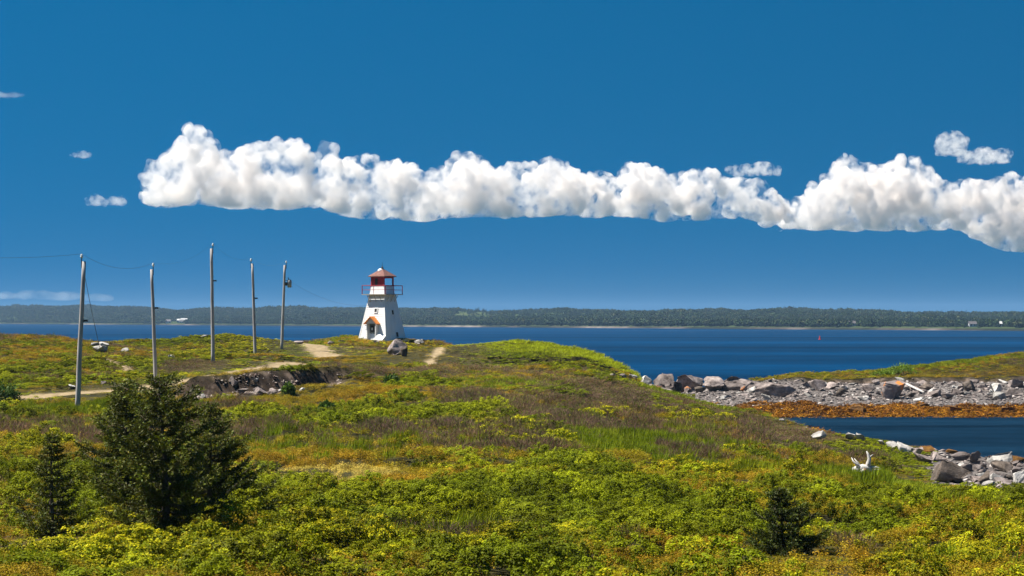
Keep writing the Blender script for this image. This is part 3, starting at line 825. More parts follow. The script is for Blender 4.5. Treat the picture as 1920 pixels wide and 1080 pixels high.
for kd, px, py, hw, hh, wt_ in PATCH:
    lo = 25.0 if py > 700 else (100.0 if px < 1300 else 160.0)
    c = ground(px, py, lo); f = ground(px, py - hh, lo); n_ = ground(px, py + hh, lo)
    ry = max(1.2, 0.5 * abs(f.y - n_.y)); ry = min(ry, 16.0)
    PW.append((KN.index(kd), c.x, c.y, hw / FPX * c.y, ry, wt_))
DRY = ground(600, 897); TURF_C = ground(1000, 662, 100)

def cover(lo, hi, sp, size):
    ys = np.arange(lo, hi, sp)
    P = []
    for y in ys:
        half = 0.257 * y * 1.16 + 3.0
        xs = np.arange(-half, half, sp)
        P.append(np.stack([xs + R.uniform(-.5, .5, len(xs)) * sp, np.full(len(xs), y) + R.uniform(-.5, .5, len(xs)) * sp], 1))
    P = np.vstack(P); x, y = P[:, 0], P[:, 1]
    z = land(x, y)
    mp, mb, mbe, mw = masks(x, y, z)
    bare = np.maximum.reduce([mp, mb, mbe])
    keep = (z > 0.35) & (R.uniform(0, 1, len(x)) > bare * 1.35 - 0.12)
    # no cover on land the camera can never see behind the crests
    keep &= ~((y > 226) & (z < 3.0))
    dry = np.exp(-(((x - DRY.x) / 2.6) ** 2 + ((y - DRY.y) / 2.6) ** 2) * 1.2)
    keep &= R.uniform(0, 1, len(x)) > dry * 0.8
    gap = fbm(x * 0.95, y * 0.7, seed=131, oct=2)
    keep &= ~((gap < 0.42) & (y < 120) & (R.uniform(0, 1, len(x)) < 0.5))      # dark hollows between the shrubs
    x, y, z, dry = x[keep], y[keep], z[keep], dry[keep]
    n = len(x)
    W = np.zeros((5, n))
    W[0] = (fbm(x * 0.11, y * 0.09, seed=101) - 0.5) * 3.2 - 0.05
    W[1] = (fbm(x * 0.08, y * 0.07, seed=102) - 0.5) * 2.2 + 0.38
    W[2] = (fbm(x * 0.13, y * 0.10, seed=103) - 0.5) * 3.0 - 0.30
    W[3] = (fbm(x * 0.10, y * 0.08, seed=104) - 0.5) * 2.6 - 0.42
    W[4] = (fbm(x * 0.09, y * 0.08, seed=105) - 0.5) * 3.0 - 0.40
    warp = (fbm(x * 0.22, y * 0.16, seed=141, oct=4) - 0.5) * 2.4
    for k, cx, cy, rx, ry, w in PW:
        q = np.maximum(0, ((x - cx) / rx) ** 2 + ((y - cy) / ry) ** 2 + warp)
        W[k] += w * (1.3 if k == 2 else 2.0) * np.exp(-q ** 1.5 * 0.8)
    W += R.normal(0, 1, W.shape) * np.array([0.28, 0.30, 0.24, 0.26, 0.28])[:, None]
    W[1] += dry * 2
    k = np.argmax(W, 0)
    k = np.where((((x - 4.2) / 9.5) ** 2 + ((y - 168.0) / 12.0) ** 2 < 1) & (R.uniform(0, 1, n) < 0.85), 3, k)      # the tongue of turf
    return x, y, z, k, np.full(n, size), dry
parts_ = [cover(26, 66, 0.24, 1.0), cover(66, 112, 0.34, 1.25), cover(112, 160, 0.37, 1.45), cover(160, 236, 0.42, 1.65)]
X, Y, Z, K, S, DR = [np.concatenate([p[i] for p in parts_]) for i in range(6)]
n = len(X)
big = fbm(X * 0.06, Y * 0.05, seed=111, oct=3); mid = fbm(X * 0.35, Y * 0.3, seed=112, oct=3)
left = sstep(5, -25, X) * sstep(112, 150, Y)                    # the dry plain at the poles is rustier
COLS = np.array([[0.130, 0.158, 0.003], [0.225, 0.182, 0.007], [0.150, 0.092, 0.068], [0.165, 0.215, 0.008], [0.275, 0.268, 0.007]])
ALT = np.array([[0.205, 0.220, 0.004], [0.275, 0.165, 0.009], [0.185, 0.105, 0.066], [0.225, 0.250, 0.010], [0.350, 0.315, 0.008]])
mixf = np.clip((mid - 0.5) * 2.6 + 0.4 + left * 0.5 * (K == 1) + R.normal(0, 0.25, n), 0, 1)[:, None]
T = COLS[K] * (1 - mixf) + ALT[K] * mixf
T = np.where((DR[:, None] > 0.3), np.array([[0.42, 0.32, 0.06]]) * np.ones((n, 1)), T)
tgr = ((X - 4.2) / 9.5) ** 2 + ((Y - 168.0) / 13.0) ** 2 < 1
T = np.where((tgr & (K == 3))[:, None], np.array([[0.32, 0.36, 0.012]]), T)
T = T * (R.uniform(0.62, 1.32, n) * (0.75 + 0.5 * big))[:, None]
hfac = np.clip(0.25 + 2.6 * (fbm(X * 0.75, Y * 0.6, seed=121, oct=2) - 0.22), 0.3, 1.9) * (1 - 0.55 * np.clip(DR * 1.5, 0, 1))
SX = S * R.uniform(0.7, 1.15, n) * np.where(Y < 66, 0.98, 1.0); SZ = S * R.uniform(0.75, 1.1, n) * np.clip(0.55 + 0.45 * hfac, 0.4, 1.1)
PXC = 960 + X / Y * FPX
low = np.ones(n)
low = np.where((PXC > 1660) & (Y > 58) & (Y < 100), 0.4, low)                            # short turf by the rocks
low = np.where((PXC > 1440) & (PXC < 1780) & (Y > 94) & (Y < 140), 0.45, low)
DW = ground(1618, 896); low = np.where(np.hypot(X - DW.x, (Y - DW.y + 4.0) * 0.5) < 3.4, 0.38, low)
bigone = ((K == 0) | (K == 4)) & (R.uniform(0, 1, n) < 0.14) & (low > 0.9) & (Y < 150)
bf = R.uniform(0.8, 1.2, n); SX = np.where(bigone, SX * bf, SX); SZ = np.where(bigone, SZ * bf * 0.95, SZ)
T = np.where(bigone[:, None], T * R.uniform(0.6, 1.35, (n, 1)), T)
for tx_, ty_, rr_ in ((98, 1008, 1.0), (1468, 1042, 1.1)):
    tg_ = ground(tx_, ty_); low = np.where(np.hypot(X - tg_.x, (Y - tg_.y + 1.8) * 0.42) < rr_ * 1.25, 0.36, low)
bigone &= low > 0.9
SZ = SZ * low; hfac = hfac * low
pd = np.minimum.reduce([seg_dist(X, Y, q)[0] for q in (PATH1, PATH2, PATH3)])
far_flat = np.where(Y > 112, 0.48, 1.0) * (0.08 + 0.92 * sstep(2.5, 8.0, pd))      # trodden and wind-clipped
for k, nm in enumerate(KN):
    m = K == k
    nn = int(m.sum())
    rot = np.stack([R.normal(0, 0.12, nn), R.normal(0, 0.12, nn), R.uniform(0, 6.28, nn) if nm != 'grass' else R.normal(0, 0.5, nn)], 1)
    scatter(nm, np.stack([X[m], Y[m], Z[m] - 0.03 + (np.clip(hfac[m] - 0.75, 0, 1.0) * 0.30 * far_flat[m])], 1), rot, np.stack([SX[m], SX[m], SZ[m] * far_flat[m]], 1), rgba(T[m]), np.where(bigone[m], 4 + R.integers(0, 2, nn), R.integers(0, 4, nn)), KINDS[nm], LABEL[nm])
# ------------------------------------------------------------------ things
class MB:
    """collects shapes for one mesh"""
    def __init__(self): self.v = []; self.f = []
    def add(self, V, F):
        k = len(self.v); self.v += [tuple(p) for p in V]; self.f += [tuple(i + k for i in f) for f in F]
    def box(self, lo, hi):
        x0, y0, z0 = lo; x1, y1, z1 = hi
        self.add([(x0,y0,z0),(x1,y0,z0),(x1,y1,z0),(x0,y1,z0),(x0,y0,z1),(x1,y0,z1),(x1,y1,z1),(x0,y1,z1)],
                 [(0,3,2,1),(4,5,6,7),(0,1,5,4),(1,2,6,5),(2,3,7,6),(3,0,4,7)])
    def tube(self, pts, radii, n=6, cap=True):
        pts = [Vector(p) for p in pts]; rings = []
        if not hasattr(radii, '__len__'): radii = [radii] * len(pts)
        up = Vector((0.123, 0.31, 0.94))
        for i, p in enumerate(pts):
            t = (pts[min(i + 1, len(pts) - 1)] - pts[max(i - 1, 0)]).normalized()
            a = t.cross(up)
            if a.length < 1e-3: a = t.cross(Vector((1, 0, 0)))
            a.normalize(); b = t.cross(a)
            rings.append([p + (a * math.cos(6.28318 * k / n) + b * math.sin(6.28318 * k / n)) * radii[i] for k in range(n)])
        V = [q for r in rings for q in r]; F = []
        for i in range(len(pts) - 1):
            for k in range(n):
                F.append((i*n+k, i*n+(k+1) % n, (i+1)*n+(k+1) % n, (i+1)*n+k))
        if cap: F.append(tuple(range(n))[::-1]); F.append(tuple((len(pts)-1)*n + k for k in range(n)))
        self.add(V, F)
    def lathe(self, prof, n=12, c=(0, 0, 0)):
        V = []; F = []
        for r, z in prof:
            for k in range(n): V.append((c[0] + r * math.cos(6.28318*k/n), c[1] + r * math.sin(6.28318*k/n), c[2] + z))
        for i in range(len(prof) - 1):
            for k in range(n): F.append((i*n+k, i*n+(k+1) % n, (i+1)*n+(k+1) % n, (i+1)*n+k))
        F.append(tuple(range(n))[::-1]); F.append(tuple((len(prof)-1)*n + k for k in range(n)))
        self.add(V, F)
    def build(self, name, mat, parent=None, smooth=False):
        return mesh_obj(name, self.v, self.f, mat, parent, smooth)

def paint(name, col, dirt=(0.3, 0.27, 0.22), amt=0.35, rough=0.55, scale=2.0, streak=False):
    m, nt, out = new_mat(name)
    b = N(nt, 'ShaderNodeBsdfPrincipled', Roughness=rough); b.inputs['Specular IOR Level'].default_value = 0.3
    tc = N(nt, 'ShaderNodeTexCoord'); mp_ = N(nt, 'ShaderNodeMapping')
    mp_.inputs['Scale'].default_value = (1, 1, 0.18) if streak else (1, 1, 1)
    nt.links.new(tc.outputs['Object'], mp_.inputs['Vector'])
    n1 = noise(nt, mp_.outputs[0], scale, 6, 0.7)
    mr = N(nt, 'ShaderNodeMapRange'); mr.inputs[1].default_value = 0.5; mr.inputs[2].default_value = 0.78; mr.inputs[4].default_value = amt
    nt.links.new(n1.outputs[0], mr.inputs[0])
    nt.links.new(mixc(nt, mr.outputs[0], col, dirt), b.inputs['Base Color'])
    bp = N(nt, 'ShaderNodeBump', Strength=0.25, Distance=0.02); nt.links.new(noise(nt, mp_.outputs[0], scale * 8, 4).outputs[0], bp.inputs['Height'])
    nt.links.new(bp.outputs[0], b.inputs['Normal']); nt.links.new(b.outputs[0], out.inputs['Surface'])
    return m
m_white = paint('white_shingle_paint', (0.80, 0.80, 0.79), (0.42, 0.40, 0.36), 0.35, 0.6, 1.6, True)
m_red = paint('dark_red_paint', (0.42, 0.012, 0.018), (0.22, 0.02, 0.02), 0.4)
m_rail = paint('rail_red_paint', (0.30, 0.015, 0.04), (0.14, 0.03, 0.03), 0.4)
m_orange = paint('weathered_orange_roof', (0.62, 0.20, 0.025), (0.35, 0.07, 0.03), 0.6)
m_brown = paint('weathered_shingle_roof', (0.17, 0.075, 0.06), (0.33, 0.22, 0.19), 0.9, 0.85, 3.5)
m_dark = paint('dark_interior', (0.03, 0.02, 0.018), (0.05, 0.03, 0.025), 0.4)
m_door = paint('grey_green_door', (0.16, 0.17, 0.14), (0.09, 0.08, 0.06), 0.6)
m_iron = paint('black_iron', (0.02, 0.02, 0.022), (0.06, 0.04, 0.03), 0.4)
m_deck = paint('grey_deck_boards', (0.42, 0.38, 0.32), (0.22, 0.18, 0.15), 0.6)
m_plinth = paint('grey_plinth', (0.45, 0.44, 0.42), (0.25, 0.22, 0.19), 0.5)

# ---- lighthouse
LD = 213.0
lp = pix(714, 638, LD); lz = zat(lp.x, lp.y + 1.0)
lh = empty('lighthouse', (lp.x, lp.y + 2.4, lp.z - 0.15), -math.radians(32.7))
tag(lh, 'white tapered wooden lighthouse with dark red lantern and railed gallery on the headland', 'lighthouse')
HB, HT, HG = 1.86, 0.98, 5.05             # half width at foot, half width under the gallery, gallery height
def half(z): return HB + (HT - HB) * z / HG
# four battered walls of overlapping shingle courses, each a little proud at its lower edge
def wall_face(side):
    mb = MB(); n = 26
    for k in range(n):
        z0 = HG * k / n; z1 = HG * (k + 1) / n
        a0, a1 = half(z0), half(z1); p = 0.022
        pts = [(-a0, -a0 - p, z0), (a0, -a0 - p, z0), (a1, -a1, z1), (-a1, -a1, z1), (-a0, -a0 + 0.05, z0), (a0, -a0 + 0.05, z0)]
        mb.add(pts, [(0, 1, 2, 3), (0, 4, 5, 1)])
    M = Matrix.Rotation(math.radians(90) * side, 4, 'Z')
    mb.v = [tuple(M @ Vector(q)) for q in mb.v]
    return mb
for s_ in range(4):
    w_ = wall_face(s_).build('wall', m_white, lh)
    cb = MB()                                                    # corner board
    M = Matrix.Rotation(math.radians(90) * s_, 4, 'Z')
    a0, a1 = HB + 0.035, HT + 0.02
    pts = [(a0, -a0, 0), (a1, -a1, HG)]
    V = []
    for (x, y, z) in pts: V += [(x, y, z), (x - 0.13, y, z), (x - 0.13, y + 0.04, z), (x - 0.04, y + 0.04, z), (x - 0.04, y + 0.13, z), (x, y + 0.13, z)]
    F = [tuple((k, (k+1) % 6, 6 + (k+1) % 6, 6 + k)) for k in range(6)] + [tuple(range(6))[::-1], tuple(range(6, 12))]
    cb.add([tuple(M @ Vector(q)) for q in V], F); cb.build('corner_board', m_white, w_)
pl_ = MB(); pl_.box((-HB - 0.08, -HB - 0.08, -0.9), (HB + 0.08, HB + 0.08, -0.002)); pl_.build('foundation', m_plinth, lh)
def panel(side, x, z, w, h, name, mat, depth=0.05, frame=None, inset=0.0, parent=None):
    """a board let into the battered wall"""
    M = Matrix.Rotation(math.radians(90) * side, 4, 'Z'); t = math.atan((HB - HT) / HG)
    def put(x0, x1, z0, z1, y0, y1, nm, mt, par):
        mb = MB(); mb.box((x0, y0, z0), (x1, y1, z1))
        V = []
        for q in mb.v:
            zz = z + q[2]; V.append(tuple(M @ Vector((q[0], -half(zz) + q[1], zz))))
        mb.v = V; return mb.build(nm, mt, par)
    o = put(x - w/2, x + w/2, -h/2, h/2, -0.045 - depth + inset, 0.02, name, mat, parent or lh)
    if frame:
        for a, b, c, d in ((-w/2 - .09, w/2 + .09, h/2, h/2 + .09), (-w/2 - .09, w/2 + .09, -h/2 - .09, -h/2), (-w/2 - .09, -w/2, -h/2, h/2), (w/2, w/2 + .09, -h/2, h/2)):
            put(x + a, x + b, c, d, -0.075 - depth + inset, 0.02, 'frame', frame, o)
    return o
panel(0, 0.12, 3.35, 0.30, 0.36, 'window', m_dark, 0.0, m_white)
panel(1, 0.05, 3.15, 0.34, 0.46, 'window', m_dark, 0.0, m_white)
panel(1, 0.30, 0.75, 0.42, 0.50, 'window', m_dark, 0.0, m_white)
panel(3, 0.0, 3.2, 0.34, 0.46, 'window', m_dark, 0.0, m_white)
for zz, xx in ((1.75, -1.05), (1.75, -0.85), (1.32, -0.95), (0.45, -1.2)): panel(0, xx, zz, 0.10, 0.05, 'vent', m_dark, -0.01)
# entrance porch with its gabled orange roof on the door face
pw, ph, pd_, pg = 0.62, 2.05, 1.0, 0.55
yf = -HB - 0.15
po = MB()
po.box((-pw, yf, 0), (-pw + 0.10, -half(ph) + 0.05, ph)); po.box((pw - 0.10, yf, 0), (pw, -half(ph) + 0.05, ph))
po.add([(-pw, yf, ph), (pw, yf, ph), (0, yf, ph + pg), (-pw, yf + 0.08, ph), (pw, yf + 0.08, ph), (0, yf + 0.08, ph + pg)], [(0,1,2),(5,4,3),(0,3,4,1),(1,4,5,2),(2,5,3,0)])
po.box((-pw + 0.10, yf, ph - 0.12), (pw - 0.10, yf + 0.08, ph - 0.002))
porch = po.build('porch', m_white, lh)
ro = MB(); ov = 0.24; th = 0.09
for sg in (-1, 1):
    e_ = (sg * (pw + ov), ph - ov * pg / pw); r_ = (0.0, ph + pg + 0.02)
    y0, y1 = yf - 0.22, -half(ph + pg) + 0.12
    V = [(e_[0], y0, e_[1]), (r_[0], y0, r_[1]), (r_[0], y1, r_[1]), (e_[0], y1, e_[1])]
    V += [(x, y, z + th) for x, y, z in V]
    F = [(0,1,2,3),(4,7,6,5),(0,4,5,1),(1,5,6,2),(2,6,7,3),(3,7,4,0)]
    ro.add(V, F)
ro.build('porch_roof', m_orange, lh)
db = MB(); db.box((-0.40, yf + 0.30, 0.10), (0.40, yf + 0.36, 1.92)); door = db.build('door', m_door, lh)
for (x0, x1, z0, z1) in ((-0.28, 0.28, 1.05, 1.75), (-0.28, -0.04, 0.25, 0.9), (0.04, 0.28, 0.25, 0.9)):
    q = MB(); q.box((x0, yf + 0.285, z0), (x1, yf + 0.298, z1)); q.build('door_panel', m_dark if z1 > 1 else m_door, door)
q = MB(); q.box((-0.16, yf + 0.268, 1.22), (0.02, yf + 0.283, 1.50)); q.build('notice', m_white, door)
st = MB(); st.box((-0.6, yf - 0.35, -0.6), (0.6, yf - 0.004, 0.06)); st.build('doorstep', m_plinth, lh)
# low white hatch leaning at the foot of the wall, right of the porch
hb = MB(); hb.add([(0.72, -2.45, -0.3), (1.76, -2.45, -0.3), (1.76, -1.80, -0.3), (0.72, -1.80, -0.3), (0.72, -2.35, 0.30), (1.76, -2.35, 0.22), (1.76, -1.80, 0.62), (0.78, -1.80, 0.86)],
                  [(0,1,5,4),(1,2,6,5),(2,3,7,6),(3,0,4,7),(4,5,6,7),(3,2,1,0)]); hb.build('hatch', m_white, lh)
# gallery: boards with gaps on brackets, and a two-bar railing
GW = 1.60
for s_ in range(4):
    M = Matrix.Rotation(math.radians(90) * s_, 4, 'Z')
    bw = (GW - HT) / 3
    for k in range(3):
        y1 = -HT - k * bw - (0.05 if k else 0.0); y0 = -HT - (k + 1) * bw
        mb = MB(); e1 = -y1 if True else 0; e0 = -y0
        z0, z1 = HG - 0.02, HG + 0.06
        V = [(-e0, y0, z0), (e0 - 0.004, y0, z0), (e1 - 0.004, y1, z0), (-e1, y1, z0)]; V += [(x, y, z1) for x, y, z in V]
        mb.add([tuple(M @ Vector(p)) for p in V], [(0,3,2,1),(4,5,6,7),(0,1,5,4),(1,2,6,5),(2,3,7,6),(3,0,4,7)])
        mb.build('deck_board', m_deck, lh)
    for sx in (-0.72, 0.0, 0.72):
        mb = MB(); mb.tube([M @ Vector((sx, -half(HG - 0.75) - 0.02, HG - 0.75)), M @ Vector((sx, -GW + 0.08, HG - 0.03))], 0.045, 4); mb.build('bracket', m_plinth, lh)
    for sx in (-GW + 0.05, 0.0):
        mb = MB(); c_ = M @ Vector((sx, -GW + 0.05, 0)); r_ = 0.045 if sx < 0 else 0.03
        mb.tube([(c_.x, c_.y, HG + 0.06), (c_.x, c_.y, HG + 1.0)], r_, 6); mb.build('railing_post', m_rail, lh)
    for zz, rr_ in ((0.98, 0.035), (0.52, 0.022)):
        mb = MB(); mb.tube([M @ Vector((-GW + 0.05, -GW + 0.05, HG + zz)), M @ Vector((GW - 0.05, -GW + 0.05, HG + zz))], rr_, 5); mb.build('handrail', m_rail, lh)
# lantern: white battered base, red glazing frame (two sides boarded, two open), hipped roof, ventilator
lb0, lb1, LZ0, LZ1, LZ2 = 0.97, 0.86, HG + 0.062, HG + 0.92, HG + 1.92
mb = MB()
V = [(-lb0,-lb0,LZ0),(lb0,-lb0,LZ0),(lb0,lb0,LZ0),(-lb0,lb0,LZ0),(-lb1,-lb1,LZ1),(lb1,-lb1,LZ1),(lb1,lb1,LZ1),(-lb1,lb1,LZ1)]
mb.add(V, [(0,1,5,4),(1,2,6,5),(2,3,7,6),(3,0,4,7),(4,5,6,7),(3,2,1,0)]); mb.build('lantern_base', m_white, lh)
lw = 0.82
for sx in (-1, 1):
    for sy in (-1, 1):
        mb = MB(); mb.box((sx*lw - 0.07, sy*lw - 0.07, LZ1 + 0.002), (sx*lw + 0.07, sy*lw + 0.07, LZ2)); mb.build('lantern_post', m_red, lh)
for s_ in range(4):
    M = Matrix.Rotation(math.radians(90) * s_, 4, 'Z')
    for z0_, z1_, p_ in ((LZ2 - 0.14, LZ2 - 0.001, 0.05), (LZ1 + 0.003, LZ1 + 0.10, 0.06)):
        mb = MB(); mb.box((-lw + 0.072, -lw - p_, z0_), (lw - 0.072, -lw + 0.05, z1_))
        mb.v = [tuple(M @ Vector(p)) for p in mb.v]; mb.build('lantern_rail', m_red, lh)
    if s_ in (0, 3):
        for k in range(4):
            x0 = -lw + 0.072 + k * (2 * lw - 0.144) / 4; mb = MB()
            mb.box((x0 + 0.008, -lw - 0.015, LZ1 + 0.102), (x0 + (2 * lw - 0.144) / 4 - 0.008, -lw + 0.015, LZ2 - 0.142))
            mb.v = [tuple(M @ Vector(p)) for p in mb.v]; mb.build('lantern_panel', m_red if k != 1 else m_dark, lh)
ev = 1.10; mb = MB(); rz0, rz1 = LZ2 + 0.002, LZ2 + 0.86
V = [(-ev,-ev,rz0),(ev,-ev,rz0),(ev,ev,rz0),(-ev,ev,rz0),(-ev,-ev,rz0+0.09),(ev,-ev,rz0+0.09),(ev,ev,rz0+0.09),(-ev,ev,rz0+0.09),(-0.12,-0.12,rz1),(0.12,-0.12,rz1),(0.12,0.12,rz1),(-0.12,0.12,rz1)]
mb.add(V, [(0,1,5,4),(1,2,6,5),(2,3,7,6),(3,0,4,7),(4,5,9,8),(5,6,10,9),(6,7,11,10),(7,4,8,11),(8,9,10,11),(3,2,1,0)]); roof = mb.build('lantern_roof', m_brown, lh)
mb = MB(); mb.lathe([(0.26, -0.1), (0.30, 0.05), (0.27, 0.18), (0.16, 0.28), (0.03, 0.32)], 12, (-0.14, -0.16, rz1 - 0.26)); mb.build('ventilator', m_white, roof, True)
mb = MB(); mb.lathe([(0.15, 0.0), (0.10, 0.10), (0.13, 0.16), (0.07, 0.26), (0.025, 0.30), (0.018, 0.72)], 8, (0.0, 0.0, rz1 + 0.002)); mb.build('finial', m_iron, roof)

# ---- utility poles and wires
m_wood, nt, out = new_mat('weathered_pole_wood')
b = N(nt, 'ShaderNodeBsdfPrincipled', Roughness=0.9); b.inputs['Specular IOR Level'].default_value = 0.1
tc = N(nt, 'ShaderNodeTexCoord'); mp_ = N(nt, 'ShaderNodeMapping'); mp_.inputs['Scale'].default_value = (14, 14, 0.9)
nt.links.new(tc.outputs['Object'], mp_.inputs['Vector'])
nt.links.new(ramp(nt, noise(nt, mp_.outputs[0], 1.0, 6, 0.7).outputs[0], [(0.3, (0.17, 0.155, 0.15)), (0.5, (0.36, 0.34, 0.33)), (0.7, (0.52, 0.50, 0.48))]).outputs[0], b.inputs['Base Color'])
nt.links.new(b.outputs[0], out.inputs['Surface'])
m_glass = paint('pale_insulator', (0.70, 0.72, 0.70), (0.5, 0.5, 0.5), 0.2, 0.25)
m_wire = paint('dull_wire', (0.05, 0.05, 0.055), (0.09, 0.08, 0.08), 0.3)
m_can = paint('grey_transformer', (0.32, 0.33, 0.34), (0.2, 0.15, 0.12), 0.4)
POLE_TOPS = []
def pole(px, d, pybase, pxt, pyt, r0, label, ins='left', bracket=None):
    g = stand(px, d); base = pix(px, pybase, d); base.z = g.z
    top = pix(pxt, pyt, d)
    e = empty('utility_pole', (base.x, base.y, base.z - 0.3))
    tag(e, label, 'utility pole', 'utility poles leading to the lighthouse')
    t = top - base; t.z += 0.3
    mb = MB(); k = 9; rnd = random.Random(px)
    pts = [(t.x * i / k + rnd.uniform(-.012, .012), t.y * i / k, t.z * i / k) for i in range(k + 1)]
    mb.tube(pts, [0.86 * r0 * (1 - 0.28 * i / k) for i in range(k + 1)], 10); mb.build('shaft', m_wood, e, True)
    sg = -1 if ins == 'left' else 1
    pin = Vector((t.x + sg * r0 * 0.7, t.y - 0.02, t.z))
    mb = MB(); mb.tube([pin + Vector((0, 0, -0.35)), pin + Vector((0, 0, 0.22))], 0.03, 5); pn = mb.build('insulator_pin', m_iron, e)
    mb = MB(); mb.lathe([(0.04, 0.18), (0.07, 0.20), (0.08, 0.27), (0.05, 0.30), (0.065, 0.34), (0.035, 0.39)], 8, tuple(pin)); mb.build('insulator', m_glass, e, True)
    if bracket is not None:
        f = bracket; q = Vector((t.x * f, t.y * f, t.z * f))
        mb = MB(); mb.box((q.x + r0 * 0.75, q.y - 0.05, q.z - 0.06), (q.x + r0 * 0.75 + 0.22, q.y + 0.05, q.z + 0.04)); mb.build('cable_bracket', m_iron, e)
    POLE_TOPS.append(Vector(e.location) + pin + Vector((0, 0, 0.40)))
    return e, t, Vector(e.location)
P1 = pole(145, 107, 773, 157, 490, 0.17, 'tallest and nearest grey wooden pole, leaning right at the foot of the plain', 'left', 0.62)
P2 = pole(293, 122, 722, 284, 505, 0.145, 'grey wooden pole rising behind the big spruce, second in the row', 'right', 0.68)
P3 = pole(400, 142, 678, 396, 466, 0.16, 'grey wooden pole with the highest top, middle of the five', 'right', 0.73)
P4 = pole(479, 155, 671, 473, 494, 0.15, 'grey wooden pole fourth in the row, small insulator tipped left', 'left', 0.65)
P5 = pole(528, 180, 655, 534, 497, 0.17, 'last grey wooden pole, carrying a small transformer, closest to the lighthouse', 'right')
e5, t5, b5 = P5
q = t5 * 0.78
mb = MB(); mb.lathe([(0.02, 0), (0.19, 0.02), (0.20, 0.62), (0.14, 0.70), (0.03, 0.74)], 10, (q.x + 0.48, q.y, q.z - 0.3)); tr_ = mb.build('transformer', m_can, e5, True)
mb = MB(); mb.tube([(q.x + 0.40, q.y, q.z + 0.40), (q.x + 0.36, q.y, q.z + 0.62)], 0.04, 6); mb.build('bushing', m_iron, tr_)
mb = MB(); mb.box((q.x + 0.10, q.y - 0.05, q.z - 0.12), (q.x + 0.30, q.y + 0.05, q.z + 0.18)); mb.build('bracket', m_iron, e5)
mb = MB(); mb.box((q.x + 0.14, q.y - 0.16, q.z + 0.32), (q.x + 0.62, q.y + 0.16, q.z + 0.36)); mb.build('crossarm', m_iron, e5)
def wire(a, b, sag, r, label):
    n = 24; mb = MB(); o = a.copy()
    mb.tube([a.lerp(b, i / n) - Vector((0, 0, sag * 4 * (i / n) * (1 - i / n))) - o for i in range(n + 1)], r, 4)
    w = mb.build('overhead_wire', m_wire); w.location = o
    return tag(w, label, 'wire', 'wires strung between the poles')
wire(pix(-260, 462, 92), POLE_TOPS[0], 0.35, 0.007, 'thin wire coming in from the left to the nearest pole')
wire(POLE_TOPS[0], POLE_TOPS[1], 0.55, 0.007, 'thin sagging wire between the first and second poles')
wire(POLE_TOPS[1], POLE_TOPS[2], 0.55, 0.004, 'thin wire between the second pole and the middle pole')
wire(POLE_TOPS[2], POLE_TOPS[3], 0.5, 0.004, 'thin wire between the middle pole and the fourth pole')
wire(POLE_TOPS[3], POLE_TOPS[4], 0.5, 0.004, 'thin wire between the fourth and last poles')
wire(b5 + q + Vector((0.5, 0, 0.3)), Vector(lh.location) + Vector((-1.5, -0.6, 3.9)), 0.7, 0.007, 'service wire dropping from the last pole towards the lighthouse')
e1, t1, b1 = P1
ga = b1 + t1 * 0.89 + Vector((0.12, 0, 0)); gb = stand(212, 118)
wire(ga, gb, 0.5, 0.014, 'slack guy cable running down from the nearest pole to the ground')

# ---- rocks
ICO4 = ico(4)
def rock_mesh(seed, sub=3, cuts=12, rough=0.07, flat=1.0):
    rnd = np.random.default_rng(seed); V0, F0 = {2: ICO2, 3: ICO3, 4: ICO4}[sub]
    V = V0.copy()
    for k in range(cuts):
        n = unit(rnd.normal(0, 1, (1, 3)))[0]; h = rnd.uniform(0.20, 0.60)
        d = V @ n; ov = np.maximum(d - h, 0)
        V = V - n[None] * (ov * 1.0)[:, None]
    r = (fbm(V[:, 0] * 1.7 + seed, V[:, 1] * 1.7, V[:, 2] * 1.7, seed=seed, oct=4) - 0.5)
    cr = np.abs(fbm(V[:, 0] * 2.3 + V[:, 2] * 2.0 + seed, V[:, 1] * 2.3, V[:, 2] * 5.0, seed=seed + 7, oct=3) - 0.5)
    rd = 1 - np.abs(2 * fbm(V[:, 0] * 2.6 + seed, V[:, 1] * 2.6, V[:, 2] * 4.5, seed=seed + 3, oct=3) - 1)
    V = V * (1 + r * rough * 4 + (rd - 0.75) * rough * 2.2 - np.clip(0.05 - cr, 0, 1) * 20 * rough)[:, None]
    lo, hi = V.min(0), V.max(0); V = (V - (lo + hi) / 2) / (hi - lo) * 2
    V[:, 2] = (V[:, 2] + 1) * 0.5                      # unit: x,y in -1..1, z in 0..1
    return V, F0
